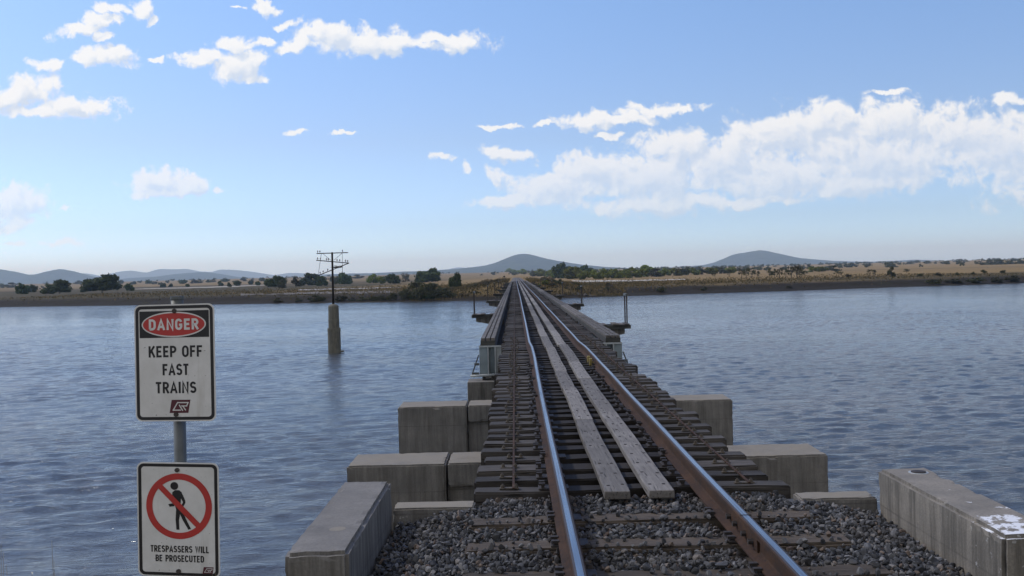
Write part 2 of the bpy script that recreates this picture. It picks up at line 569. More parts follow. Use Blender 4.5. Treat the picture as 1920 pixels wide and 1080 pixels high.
_c = _m.mix(_m.ramp(_m.noise(3.5, 7, .7, (1, .4, 1)), [(.48, 0.0), (.66, .75)]), _c, (.085, .043, .020))
_c = _m.mix(_m.ramp(_m.noise(5, 6, .7, (1, .6, 1)), [(.55, 0.0), (.68, .8)]), _c, (.022, .018, .016))
_m.color(_c); _m.bump(_m.noise(60, 4, .7), .5, .004)
M['rust'] = _m.m
_m = Mat('polished_rail_steel', .22, .5, 1.0)
_st = _m.noise(90, 4, .6, (1, .012, 1))
_m.color(_m.ramp(_st, [(.3, (.24, .245, .25)), (.7, (.40, .405, .41))]))
_m.l(_m.ramp(_st, [(.3, .36), (.7, .22)]), _m.b.inputs['Roughness'])
M['steel_top'] = _m.m
M['steel_side'] = plain('dull_rail_steel', (.055, .046, .042), .6, .4, .2, .3, 30)
M['dark_steel'] = plain('dark_steel', (.045, .038, .034), .7, .35, 0, .4, 20, .003)
M['plate_steel'] = plain('galvanised_plate', (.22, .27, .29), .55, .4, .1, .16, 4)
M['paint_steel'] = plain('pale_painted_steel', (.36, .39, .39), .5, .4, 0, .15, 8)
M['yellow'] = plain('yellow_painted_steel', (.27, .21, .07), .7, .3, 0, .3, 30)
M['nut'] = plain('rusty_nut_steel', (.095, .080, .062), .8, .3, .1, .4, 40)
_m = Mat('sign_white', .45, .4)
_c = _m.mix(_m.ramp(_m.noise(9, 6, .65), [(.3, 0.0), (.7, 1.0)]), (.52, .52, .49), (.66, .66, .64))
_c = _m.mix(_m.ramp(_m.noise(75, 2, .5), [(.70, 0.0), (.74, .7)]), _c, (.16, .14, .11))       # grit and fly spots
_c = _m.mix(_m.ramp(_m.noise(16, 4, .7, (1, .09, 1)), [(.58, 0.0), (.75, .35)]), _c, (.30, .28, .23))   # run marks
M['sign_white'] = _m.color(_c).m
M['sign_black'] = plain('sign_black', (.012, .012, .014), .4, .4, 0, .2, 14)
M['sign_red'] = plain('sign_red', (.40, .035, .03), .42, .4, 0, .12, 14)
M['sign_maroon'] = plain('sign_maroon', (.075, .014, .022), .45, .4, 0, .12, 20)
M['sign_back'] = plain('sign_aluminium', (.45, .46, .47), .4, .4, .6, .1, 10)
M['pole'] = plain('creosoted_pole', (.022, .018, .015), .85, .2, 0, .4, 6)
M['galv'] = plain('galvanised_post', (.10, .11, .11), .55, .4, .3, .18, 18)
M['ins'] = plain('insulator_porcelain', (.10, .09, .08), .3, .5, 0, .2, 5)
M['base_conc'] = concrete('pole_base_concrete', (.13, .127, .100), (.23, .22, .17), .8)
M['rock'] = plain('rock', (.11, .10, .09), .9, .2, 0, .4, 3, .03)
M['bark'] = plain('bark', (.09, .075, .06), .9, .15, 0, .35, 5)
M['nest'] = plain('nest_sticks', (.03, .025, .02), .9, .1, 0, .4, 30)
M['post'] = plain('weathered_post', (.22, .21, .19), .85, .2, 0, .3, 8)


def leaf_mat(name, c1, c2):
    m = Mat(name, .7, .2)
    geo = m.n('ShaderNodeNewGeometry')
    oi = m.n('ShaderNodeObjectInfo')
    big = m.noise(.55, 4, .6)
    f = m.math('ADD', m.math('MULTIPLY', geo.outputs['Random Per Island'], .55), m.math('MULTIPLY', big, .45))
    c = m.mix(m.ramp(f, [(.2, 0.0), (.8, 1.0)]), c1, c2)
    hs = m.n('ShaderNodeHueSaturation')
    m.l(m.math('MULTIPLY_ADD', oi.outputs['Random'], .5, .75), hs.inputs['Value'])
    m.l(m.math('MULTIPLY_ADD', oi.outputs['Random'], .05, .475), hs.inputs['Hue'])
    m.l(c, hs.inputs['Color'])
    m.color(hs.outputs[0])
    tr = m.n('ShaderNodeBsdfTranslucent'); m.l(hs.outputs[0], tr.inputs[0])
    ms = m.n('ShaderNodeMixShader'); ms.inputs[0].default_value = .3
    out = m.nt.nodes['Material Output']
    m.l(m.b.outputs[0], ms.inputs[1]); m.l(tr.outputs[0], ms.inputs[2]); m.l(ms.outputs[0], out.inputs['Surface'])
    return m.m


M['leaf_dark'] = leaf_mat('leaf_dark', (.026, .040, .012), (.085, .110, .034))
M['leaf_green'] = leaf_mat('leaf_green', (.085, .110, .018), (.22, .24, .050))
M['leaf_olive'] = leaf_mat('leaf_olive', (.035, .038, .016), (.095, .090, .040))
M['leaf_dry'] = leaf_mat('leaf_dry', (.06, .05, .03), (.15, .12, .07))

# ------------------------------------------------------------------ terrain and water
WZ = CAM.z - 5.5                                   # water level
PLAIN = CAM.z - 3.5                                # level of the far plain
shore_x = np.array([-15000, -900, -300, -136, -71, -25, -8, 16, 39, 64, 92, 124, 300, 900, 15000.])
shore_y = np.array([900, 520, 325, 268, 238, 219.5, 216, 219, 225, 230.5, 241, 250, 300, 480, 900.])


def shore(x):
    return np.interp(x, shore_x, shore_y) + 1.3 * vnoise(x / 9., x * 0 + 3.3, 5, 4)


def ground_z(x, y):
    x, y = np.asarray(x, float), np.asarray(y, float)
    t = y - shore(x)
    prof = np.interp(t, [-40, -8, 0, 2, 6, 9, 13, 20, 60], [WZ - 3, WZ - 1.2, WZ - .02, WZ + .25, WZ + .55, WZ + 1.35, WZ + 1.75, PLAIN - .1, PLAIN])
    rough = np.clip(t / 5, 0, 1) * np.clip(1 - (t - 20) / 80, .25, 1)
    prof = prof + rough * .28 * vnoise(x / 4., y / 2.4, 8, 4)
    far = np.clip((y - 700) / 2500, 0, 1)
    prof = prof + np.where(t > 0, far * far * (3 - 2 * far) * 9.0, 0) + np.where(t > 100, 1, 0) * vnoise(x / 300., y / 300., 9, 3) * .8 * np.clip((y - 400) / 400, 0, 1)
    # the railway bank beyond the bridge
    w = np.clip(1 - (np.abs(x) - 3.2) / 17., 0, 1)
    e = np.clip((t + 2) / 9., 0, 1)
    e = e * e * (3 - 2 * e)
    bankz = -.42 + (WZ + .2 + .42) * (1 - e)
    prof = np.where(t > -3, np.maximum(prof, prof + (bankz - prof) * (w * w * (3 - 2 * w)) * np.clip((t + 3) / 5, 0, 1)), prof)
    # the near bank round the abutment
    nb = np.interp(y, [-60, 3.4, 4.4, 11.5, 16], [-.6, -.62, -1.0, WZ - .3, WZ - 3])
    nb = nb - np.clip((np.abs(x) - 9) * .12, 0, 2.2)
    return np.where(y < 30, np.maximum(nb, WZ - 3), prof)


def warp(lo, hi, dense_lo, dense_hi, step, grow):
    """coordinates: even steps in the dense stretch, growing outward"""
    xs = list(np.arange(dense_lo, dense_hi, step))
    s, x = step, dense_lo
    left = []
    while x > lo:
        s *= grow; x -= s; left.append(max(x, lo))
    s, x = step, xs[-1]
    right = []
    while x < hi:
        s *= grow; x += s; right.append(min(x, hi))
    return np.array(left[::-1] + xs + right)


def build_ground():
    gx = warp(-16000, 16000, -150, 150, 1.1, 1.07)
    gy = np.concatenate([np.arange(-80, 2, 8), np.arange(2, 16, 1.0), np.arange(18, 200, 14), np.arange(206, 290, .8), warp(290, 14500, 290, 291, .9, 1.05)[1:]])
    gy = np.unique(gy)
    X, Y = np.meshgrid(gx, gy)
    Z = ground_z(X, Y)
    v = np.stack([X, Y, Z], -1).reshape(-1, 3)
    m = Mat('dry_grassland', .95, .1)
    sep = m.n('ShaderNodeSeparateXYZ'); m.l(m.coords(), sep.inputs[0])
    patch = m.noise(.012, 7, .62, (.35, 1, 1))
    small = m.noise(.22, 7, .7, (.5, 1, 1))
    fine = m.noise(2.2, 6, .75, (1, 1, 1))
    straw = m.mix(fine, (.16, .108, .046), (.34, .235, .105))
    olive = m.mix(fine, (.042, .036, .019), (.112, .090, .048))
    att = m.n('ShaderNodeAttribute', attribute_name='dry')
    f = m.math('ADD', m.math('MULTIPLY', patch, .9), m.math('MULTIPLY', small, .55))
    f = m.math('ADD', f, m.math('SUBTRACT', att.outputs['Fac'], .62))
    grass = m.mix(m.ramp(f, [(.36, 0.0), (.72, 1.0)]), olive, straw)
    mud = m.mix(fine, (.014, .012, .009), (.050, .040, .028))
    mud = m.mix(m.ramp(small, [(.55, 0.0), (.7, .7)]), mud, (.045, .045, .018))
    att2 = m.n('ShaderNodeAttribute', attribute_name='turf')
    zz = m.math('ADD', att2.outputs['Fac'], m.math('MULTIPLY', m.math('SUBTRACT', small, .5), 1.2))
    g = m.n('ShaderNodeMapRange'); g.inputs['From Min'].default_value = .15; g.inputs['From Max'].default_value = .85
    m.l(zz, g.inputs['Value'])
    m.color(m.mix(g.outputs[0], mud, grass))
    m.bump(m.math('ADD', fine, small), .8, .25)
    me = np_mesh('ground', v, grid_faces(len(gx), len(gy)), m.m)
    # how dry the grass is, by place: bank of the railway and the land to the right are straw coloured
    t = Y - shore(X)
    dry = .32 + .22 * np.clip((Y - 420) / 700, 0, 1)
    dry = dry + .55 * np.exp(-((X + 14) / 34) ** 2) * np.clip((Y - 244) / 50, 0, 1) * np.clip((900 - Y) / 400, 0, 1)
    dry = dry + .55 * np.clip((X - 8) / 40, 0, 1) * np.clip((t - 40) / 60, 0, 1)
    dry = dry - .12 * np.clip((-X - 40) / 60, 0, 1) * np.clip((900 - Y) / 300, 0, 1)
    wb = np.clip(1 - np.abs(X) / 26, 0, 1)
    turf = np.clip((Z - WZ - (1.25 - .95 * wb)) / .8, 0, 1)
    a = me.attributes.new('turf', 'FLOAT', 'POINT')
    a.data.foreach_set('value', turf.astype(np.float32).ravel())
    dry = dry + .16 * wb
    a = me.attributes.new('dry', 'FLOAT', 'POINT')
    a.data.foreach_set('value', dry.astype(np.float32).ravel())
    tag(link('ground', me), kind='structure')


build_ground()


def build_water():
    gx = warp(-16000, 16000, -62, 62, .20, 1.03)
    ys = [9.0]
    while ys[-1] < 300: ys.append(ys[-1] + max(.11, ys[-1] * .0032))
    ys += [340, 420, 560, 800, 1200]
    gy = np.concatenate([[-80, -20, 0, 5, 7.5], ys])
    X, Y = np.meshgrid(gx, gy)
    Z = np.zeros_like(X)
    rng = np.random.default_rng(3)
    # wind waves running mostly toward the lower right, with chop from all sides
    sx = np.gradient(gx)[None, :]
    sy = np.gradient(gy)[:, None]
    ph_n = [vnoise(X / q, Y / q, 40 + i, 1) for i, q in enumerate((3., 4., 6., 8.))]
    for k in range(80):
        lam = .38 * (1.0 + 4.6 * rng.random() ** 2.3)
        ang = R(-78) + rng.normal(0, .62)
        kx, ky = math.cos(ang) * 2 * math.pi / lam, math.sin(ang) * 2 * math.pi / lam
        amp = .0046 * lam ** .52 * (.5 + rng.random())
        ph = rng.random() * 6.28
        w = np.sin(kx * X + ky * Y + ph + 1.1 * ph_n[k % 4])
        fade = np.clip(1.6 - 3.2 * np.maximum(abs(kx) * sx, abs(ky) * sy) / (2 * math.pi) * 1.5, 0, 1)
        Z += amp * fade * (w + .25 * np.cos(2 * (kx * X + ky * Y + ph)))
    Z *= .75 + .5 * vnoise(X / 22., Y / 14., 77, 3)
    v = np.stack([X, Y, Z], -1).reshape(-1, 3)
    m = Mat('river_water', .09, .5)
    m.b.inputs['IOR'].default_value = 1.333
    silt = m.noise(.05, 5, .6, (.6, 1.4, 1))
    m.color(m.ramp(silt, [(.3, (.044, .060, .078)), (.7, (.100, .098, .088))]))
    n1 = m.noise(1.35, 6, .66, (.6, 1.25, 1), dist=.3)
    n2 = m.noise(5.5, 4, .6, (.6, 1.2, 1))
    n3 = m.noise(.75, 4, .6, (.5, 1.35, 1), dist=.2)
    ridge = m.math('SUBTRACT', 1.0, m.math('ABSOLUTE', m.math('MULTIPLY_ADD', n1, 2.0, -1.0)))      # short steep crests
    h = m.math('ADD', m.math('ADD', m.math('MULTIPLY', ridge, .085), m.math('MULTIPLY', n2, .028)), m.math('MULTIPLY', n3, .10))
    gust = m.ramp(m.noise(.035, 4, .6, (.4, 1.5, 1)), [(.3, .40), (.7, 1.2)])
    h = m.math('MULTIPLY', h, gust)
    m.bump(h, 1.0, 1.0)
    me = np_mesh('water', v, grid_faces(len(gx), len(gy)), m.m)
    tag(link('water', me, None, (0, 0, WZ)), kind='structure')


build_water()


def hill(name, pts, dist, half, seed, col1, col2, base=-12.0):
    """a ridge: skyline points in photo pixels set out at DIST metres, with real depth HALF each way"""
    w = [at_y(x, y, dist) for x, y in pts]
    xs = np.array([p.x for p in w]); hs = np.array([p.z for p in w])
    gx = np.linspace(xs[0], xs[-1], 260)
    gh = np.interp(gx, xs, hs)
    k = np.exp(-np.linspace(-2, 2, 7) ** 2); k /= k.sum()
    gh = np.convolve(np.pad(gh, 3, 'edge'), k, 'valid')
    gv = np.linspace(-1, 1, 41)
    X, V = np.meshgrid(gx, gv)
    Y = dist + V * half
    sec = np.clip(1 - np.abs(V) ** 1.5, 0, 1)
    rel = np.maximum(gh - base, 1.0)[None, :]
    nz = vnoise(X / (half * .35), Y / (half * .35), seed, 5)
    gully = 1 - np.abs(vnoise(X / (half * .22), Y / (half * .5), seed + 3, 3))
    Z = base + rel * sec * (1 - .22 * (1 - sec) * (1 + nz) - .14 * (1 - gully) * np.abs(V)) + 2.0 * vnoise(X / 40., Y / 40., seed + 1, 3) * (rel > 25)
    ends = np.clip(np.minimum(np.arange(260), np.arange(259, -1, -1)) / 8., 0, 1)[None, :]
    Z = base + (Z - base) * ends
    m = Mat(name + '_scrub', .95, .05)
    n = m.noise(.012, 8, .7)
    m.color(m.mix(m.ramp(n, [(.35, 0.0), (.65, 1.0)]), col1, col2))
    m.bump(n, 1.0, 30)
    tag(link('hill', np_mesh('hill', np.stack([X, Y, Z], -1).reshape(-1, 3), grid_faces(260, 41), m.m)), kind='structure')


G1, G2 = (.024, .032, .024), (.062, .070, .042)
hill('central_hill', [(600, 516), (640, 513), (700, 512), (760, 509), (800, 508), (850, 505), (885, 501), (910, 498), (930, 492), (950, 484), (962, 479), (973, 476), (990, 476),
                      (1003, 479), (1025, 485), (1050, 490), (1090, 496), (1130, 500), (1180, 503), (1240, 505), (1300, 506)], 6500, 900, 1, G1, G2)
hill('eastern_hill', [(1160, 505), (1230, 502), (1270, 501), (1320, 497), (1345, 491), (1365, 482), (1378, 476), (1395, 474), (1410, 471), (1425, 469), (1440, 471), (1460, 476), (1490, 483),
                      (1520, 486), (1560, 489), (1620, 491), (1680, 489), (1715, 487), (1760, 489), (1850, 490), (1950, 489), (2100, 488)], 7600, 900, 2, G1, G2)
hill('western_hill', [(-200, 516), (-60, 512), (0, 505), (20, 508), (50, 515), (75, 514), (95, 508), (113, 504), (130, 507), (150, 514), (170, 520), (195, 524), (230, 527)], 7000, 700, 3, G1, G2)
hill('low_hill', [(200, 526), (250, 521), (290, 519), (330, 514), (375, 510), (410, 513), (440, 519), (480, 521), (560, 521), (640, 520)], 7400, 700, 4, G1, G2)
hill('far_range', [(120, 520), (140, 514), (160, 512), (190, 519), (208, 517), (225, 509), (245, 507), (265, 510), (280, 511), (300, 504), (330, 505), (350, 504), (375, 509), (400, 510),
                   (415, 505), (440, 506), (470, 509), (500, 514), (515, 516), (540, 512), (560, 512), (600, 514), (690, 513), (760, 511), (840, 505), (858, 501), (872, 502), (890, 507), (940, 509)], 13200, 1200, 5, G1, G2)
hill('far_shoulder', [(560, 521), (640, 518), (740, 517), (840, 515), (960, 513), (1100, 511), (1250, 506), (1400, 502), (1600, 496), (1800, 493), (2050, 487)], 5200, 500, 6, (.05, .05, .025), (.11, .10, .05))


def salt_flat(pts, name='salt_flat', c=(.42, .40, .37)):
    """a bare pale patch lying on the plain: (x, far y, near y) in photo pixels"""
    xs = np.linspace(pts[0][0], pts[-1][0], 60)
    top = np.interp(xs, [p[0] for p in pts], [p[1] for p in pts])
    bot = np.interp(xs, [p[0] for p in pts], [p[2] for p in pts])
    V = []
    for k in range(13):
        for x, a, b in zip(xs, top, bot):
            w = .5 * float(vnoise(np.array(x / 14.), np.array(3.1), 6, 3)) * (1 if k in (0, 12) else 0)
            p = at_z(x, a + (b - a) * k / 12 + w, PLAIN)
            y = max(p.y, float(shore(np.array(p.x))) + 16 - k * .25)
            V.append((p.x, y, float(ground_z(p.x, y)) + .10))
    m = Mat(name, .95, .1)
    n = m.noise(.15, 7, .7, (.4, 1, 1))
    m.color(m.mix(m.ramp(n, [(.3, 0.0), (.7, 1.0)]), tuple(x * .6 for x in c), c))
    tag(link(name, np_mesh(name, np.array(V), grid_faces(60, 13), m.m)), kind='structure')


salt_flat([(245, 542, 543), (330, 539.5, 541.5), (440, 536, 538.5), (515, 533, 534)], c=(.46, .42, .34))
salt_flat([(560, 543, 545), (650, 541, 543.2), (752, 538.5, 540)], c=(.50, .47, .42))
salt_flat([(530, 549, 551), (640, 546, 549.5), (750, 542.5, 547)], 'mud_flat', (.22, .20, .175))
salt_flat([(1073, 526.2, 527.2), (1090, 526.3, 529), (1150, 526, 528.6), (1285, 523.6, 525)], 'sand_track', (.66, .62, .54))
salt_flat([(450, 551.5, 553), (560, 550, 552)], 'mud_flat', (.20, .18, .15))

# ------------------------------------------------------------------ track: rails, sleepers, transoms
LAT_Y = [0, 5, 12, 14, 16, 18, 20.5, 22, 25, 32, 40, 66, 100, 140, 400]
LAT_D = [-.004, -.005, -.003, .004, .012, .025, .022, -.009, -.008, .001, .0, .022, .0, .015, 0]
END = 24.5 + 12.1 * 16                             # far end of the bridge


def lat(y): return np.interp(y, LAT_Y, LAT_D)


def build_rail(xc, label):
    prof = [(-.065, -.150), (.065, -.150), (.065, -.141), (.014, -.122), (.009, -.110), (.009, -.046), (.034, -.036), (.034, -.010), (.028, -.003), (.0165, 0.0),
            (-.0165, 0.0), (-.028, -.003), (-.034, -.010), (-.034, -.036), (-.009, -.046), (-.009, -.110), (-.014, -.122), (-.065, -.141)]
    ys = list(np.arange(1.0, 30, .25)) + list(np.arange(30, 120, 1.0)) + list(np.arange(120, 420, 5.0))
    n = len(prof)
    mb = MB()
    vs = []
    ripple = np.cumsum(NP.normal(0, .0004, len(ys)))
    for i, y in enumerate(ys):
        o = float(lat(y)) + float(ripple[i]) * .3
        vz = .004 * math.sin(y * .52 + xc) + .003 * math.sin(y * 1.3 + 2 * xc)
        for x, z in prof: vs.append((xc + x + o, y, z + (vz if 3 < y < 200 else 0) - .002))
    mb.v = vs
    for i in range(len(ys) - 1):
        for j in range(n):
            k = (j + 1) % n
            mb.f.append((i * n + j, i * n + k, (i + 1) * n + k, (i + 1) * n + j))
            mb.m.append(1 if j == 9 else 2 if j in (8, 10) else 0)
    o = mb.build('rail', [M['rust'], M['steel_top'], M['steel_side']])
    tag(o, label, 'rail', 'running rails of the track')
    return o


railL = build_rail(-.533, 'left steel rail with rusty side and polished top, nearest the two warning signs')
railR = build_rail(.533, 'right steel rail with bolted joint plate and polished top, beyond the two planks')
# joint plate on the right rail, near end
mb = MB()
mb.box(.533 - .030, .533 - .0092, 5.70, 6.50, -.122, -.044, ch=.006)
fp = mb.build('fishplate', M['rust'], railR)
for yy in (5.80, 5.98, 6.22, 6.40):
    mb = MB(); mb.tube((.533 - .058, yy, -.083), (.533 - .028, yy, -.083), .019, n=6)
    mb.build('bolt', M['dark_steel'], fp)
mb = MB(); mb.box(.533 - .034, .533 + .034, 6.0985, 6.1015, -.04, -.0004)
mb.build('rail_joint', M['dark_steel'], railR)


def wood_beam(x0, x1, w, h, seed, ch=.012):
    """a slightly worn squared timber lying along x, centred on y=0, top at z=0"""
    rng = random.Random(seed)
    bm = bmesh.new()
    bmesh.ops.create_cube(bm, size=1)
    for v in bm.verts:
        v.co = Vector(((x0 + x1) / 2 + v.co.x * (x1 - x0), v.co.y * w, -h / 2 + v.co.z * h))
    bmesh.ops.subdivide_edges(bm, edges=[e for e in bm.edges if abs(e.verts[0].co.x - e.verts[1].co.x) > .5], cuts=9)
    bmesh.ops.bevel(bm, geom=[e for e in bm.edges if len(e.link_faces) == 2 and e.calc_face_angle(0) > .5], offset=ch, segments=2, affect='EDGES')
    for v in bm.verts:
        t = v.co.x * 3
        v.co.z += .004 * math.sin(t + seed) + rng.uniform(-.003, .003)
        v.co.y += .006 * math.sin(t * .7 + seed * 2.1) + rng.uniform(-.003, .003)
    me = bpy.data.meshes.new('timber'); bm.to_mesh(me); bm.free()
    return me


TP = .43                                           # transom pitch
T0 = 7.76
TZ = -.163
t_mesh = []
for i in range(10):
    rr = random.Random(40 + i)
    me = wood_beam(-1.14 + rr.uniform(-.025, .02), 1.17 + rr.uniform(-.03, .10), .235 + rr.uniform(-.015, .02), .24, i)
    me.materials.append(M['transom'])
    t_mesh.append(me)
mb = MB()
mb.box(-.075, .075, -.026, .026, 0, .008)
for s in (-1, 1):
    mb.tube((s * .052, 0, .008), (s * .052, 0, .026), .016, n=6)
    mb.tube((s * .052, 0, .026), (s * .052, 0, .036), .008, n=8)
plate_me = mb.mesh('bolt_plate', M['nut'])
mb = MB()
mb.box(-.012, .012, -.012, .012, 0, .030)
mb.box(-.030, .016, -.018, .018, .022, .038)
spike_me = mb.mesh('spike', M['dark_steel'])
mb = MB()
mb.box(-.115, .115, -.08, .08, 0, .012, ch=.003)
tie_me = mb.mesh('tie_plate', M['dark_steel'])

n_tr = int((END - T0) / TP) + 1
rest = MB()
for i in range(n_tr):
    y = T0 + TP * i + random.uniform(-.022, .022)
    if i < 300:
        if i < 12: lab = f'weathered timber transom of the bridge deck, {nth(i + 1)} one beyond the ballast'
        elif y < 12.2: lab = 'dark timber transom beside the near concrete headstock'
        elif y < 17.7: lab = 'dark timber transom between the near and the far concrete headstock'
        elif y < 24.5: lab = 'dark timber transom between the far headstock and the girder ends'
        elif y < 36.6: lab = 'dark timber transom between the first pair of timber capped girders'
        elif y < 48.7: lab = 'dark timber transom between the second pair of timber capped girders'
        elif y < 73: lab = 'dark timber transom between the third and fourth pair of girders'
        else: lab = 'dark timber transom far along the bridge between the girders'
        o = link('bridge_transom', t_mesh[(i * 7 + i // 10) % 10], None, (random.uniform(-.045, .045), y, TZ + random.uniform(-.010, .004)))
        o.rotation_euler = (random.uniform(-.03, .03), 0, random.uniform(-.010, .010))
        tag(o, lab, 'transom', 'timber transoms of the bridge deck')
        if i < 44:
            for sx in (-.875, .925):
                link('bolt_plate', plate_me, o, (sx, 0, .004))
        if i < 26:
            for sx in (-.533, .533):
                dx_ = float(lat(y))
                link('tie_plate', tie_me, o, (sx + dx_, 0, .001))
                link('spike', spike_me, o, (sx - .082 + dx_, .05, .012))
                link('spike', spike_me, o, (sx - .082 + dx_, -.05, .012))
    else:
        rest.box(-1.15, 1.17, y - .115, y + .115, TZ - .24, TZ)
tag(rest.build('distant_transoms', M['transom']), kind='stuff')

# flat straps that tie the transoms together
for sx, lab in ((-.875, 'thin dark steel strap bolted across transoms left of the left rail'), (.925, 'thin dark steel strap bolted across transoms right of the right rail')):
    mb = MB(); mb.box(sx - .009, sx + .009, T0 - .05, END, TZ + .010, TZ + .018)
    tag(mb.build('deck_strap', M['rust']), lab, 'strap', 'straps along the deck')

# sleepers in ballast
SLEEPERS = [6.80, 6.16, 5.50, 4.86, 4.22]
for i, y in enumerate(SLEEPERS):
    me = wood_beam(-1.17, 1.17, .215, .14, 90 + i, .016); me.materials.append(M['sleeper'])
    o = link('sleeper', me, None, (0, y, -.170))
    o.rotation_euler = (0, 0, random.uniform(-.012, .012))
    tag(o, f'grey timber sleeper half buried in ballast, {nth(i + 1)} one in front of the bridge deck', 'sleeper', 'sleepers in the ballast')
    for sx in (-.533, .533):
        for q in (-.05, .05):
            link('spike', spike_me, o, (sx - .082, q, .002))
        link('tie_plate', tie_me, o, (sx, 0, .002))


# ballast
def ico(sub):
    bm = bmesh.new(); bmesh.ops.create_icosphere(bm, subdivisions=sub, radius=1)
    bm.verts.index_update()
    v = np.array([x.co[:] for x in bm.verts]); f = np.array([[q.index for q in p.verts] for p in bm.faces]); bm.free()
    return v, f


def stones(n_tpl, seed):
    rng = np.random.default_rng(seed)
    v0, f0 = ico(2)
    out = []
    for _ in range(n_tpl):
        v = v0.copy()
        for _k in range(11):
            d = rng.normal(size=3); d /= np.linalg.norm(d)
            o = rng.uniform(.38, .80)
            h = v @ d
            v = v - np.maximum(h - o, 0)[:, None] * d
        v *= rng.uniform([.8, .65, .55], [1.25, 1.0, .9])
        out.append(v)
    return out, f0


def ballast_z(x, y):
    ax = np.abs(x)
    z = np.interp(ax, [0, 1.1, 1.35, 1.75], [-.205, -.20, -.220, -.315])
    return z + np.clip((y - 7.0) * -.02, -.02, 0) + .018 * vnoise(x * 3, y * 3, 4, 2)


def build_ballast():
    tpl, f0 = stones(14, 5)
    rng = np.random.default_rng(8)
    V, Fc, nv = [], [], 0
    for layer in range(2):
        st = .036
        gx, gy = np.meshgrid(np.arange(-1.74, 1.745, st), np.arange(4.2, 7.62, st))
        gx = gx + rng.uniform(-.022, .022, gx.shape); gy = gy + rng.uniform(-.022, .022, gy.shape)
        for x, y in zip(gx.ravel(), gy.ravel()):
            if abs(x) > 1.735 or y > 7.63 or (y > 7.27 and abs(x) > 1.1): continue
            on = min(abs(y - s) for s in SLEEPERS) < .112 and abs(x) < 1.17
            edge = on and min(abs(y - s) for s in SLEEPERS) > .068
            if on and (layer == 0 or rng.random() > (.60 if edge else .08)): continue
            if min(abs(x + .533), abs(x - .533)) < .075: continue
            r = rng.uniform(.013, .031) * (1.0 if rng.random() > .12 else 1.35)
            z = float(ballast_z(np.array(x), np.array(y))) + (-.012 if layer == 0 else rng.uniform(0, .022))
            if on: z = -.168 + r * .40
            q = rng.normal(size=4); q /= np.linalg.norm(q)
            a, b, c, d = q
            rot = np.array([[1 - 2 * (c * c + d * d), 2 * (b * c - a * d), 2 * (b * d + a * c)], [2 * (b * c + a * d), 1 - 2 * (b * b + d * d), 2 * (c * d - a * b)], [2 * (b * d - a * c), 2 * (c * d + a * b), 1 - 2 * (b * b + c * c)]])
            V.append((tpl[rng.integers(14)] * r) @ rot.T + (x, y, z))
            Fc.append(f0 + nv); nv += len(f0) // 80 * 42
    # bed under the stones
    bx, by = np.meshgrid(np.linspace(-1.75, 1.75, 40), np.linspace(-6, 7.62, 60))
    bz = ballast_z(bx, by) - .035
    B = np.stack([bx, by, bz], -1).reshape(-1, 3)
    q = grid_faces(40, 60)
    V.append(B)
    Fc.append(np.concatenate([q[:, [0, 1, 2]], q[:, [0, 2, 3]]]) + nv)
    m = Mat('bluestone_ballast', .85, .25)
    geo = m.n('ShaderNodeNewGeometry')
    c = m.ramp(geo.outputs['Random Per Island'], [(0, (.028, .030, .033)), (.4, (.078, .081, .086)), (.75, (.148, .151, .156)), (.90, (.25, .245, .24)), (.94, (.19, .145, .11)), (1, (.12, .09, .075))])
    c = m.mix(m.ramp(m.noise(45, 4, .7), [(.3, 0.0), (.7, 1.0)]), m.mix(.45, c, (.03, .03, .032)), c)
    bxyz = m.n('ShaderNodeSeparateXYZ'); m.l(m.coords(), bxyz.inputs[0])
    dr = m.math('ABSOLUTE', m.math('SUBTRACT', m.math('ABSOLUTE', bxyz.outputs['X']), .533))
    rs = m.ramp(m.math('ADD', dr, m.math('MULTIPLY', m.noise(4, 5, .6), .22)), [(.12, .65), (.30, 0.0)])
    c = m.mix(rs, c, (.055, .036, .024))           # rust and brake dust by the rails
    dust = m.ramp(m.noise(1.6, 5, .6), [(.50, 0.0), (.72, .45)])
    c = m.mix(dust, c, (.11, .098, .080))
    m.color(c)
    me = np_mesh('ballast', np.concatenate(V), np.concatenate(Fc), m.m, smooth=False)
    tag(link('ballast', me), kind='stuff')


build_ballast()

# two rows of planks between the rails
def plank_mesh(L, seed):
    """a walkway plank from y=0 to y=L, centred in x"""
    rng = random.Random(seed)
    bm = bmesh.new(); bmesh.ops.create_cube(bm, size=1)
    for v in bm.verts: v.co = Vector((v.co.x * .186, (v.co.y + .5) * L, -.03 + v.co.z * .06))
    bmesh.ops.subdivide_edges(bm, edges=[e for e in bm.edges if abs(e.verts[0].co.y - e.verts[1].co.y) > .5], cuts=12)
    bmesh.ops.bevel(bm, geom=[e for e in bm.edges if len(e.link_faces) == 2 and e.calc_face_angle(0) > .5], offset=.006, segments=1, affect='EDGES')
    for v in bm.verts:
        v.co.x += .004 * math.sin(v.co.y * 2 + seed) + rng.uniform(-.002, .002)
        v.co.z += rng.uniform(-.0015, .0015)
    me = bpy.data.meshes.new('plank'); bm.to_mesh(me); bm.free()
    me.materials.append(M['plank'])
    return me


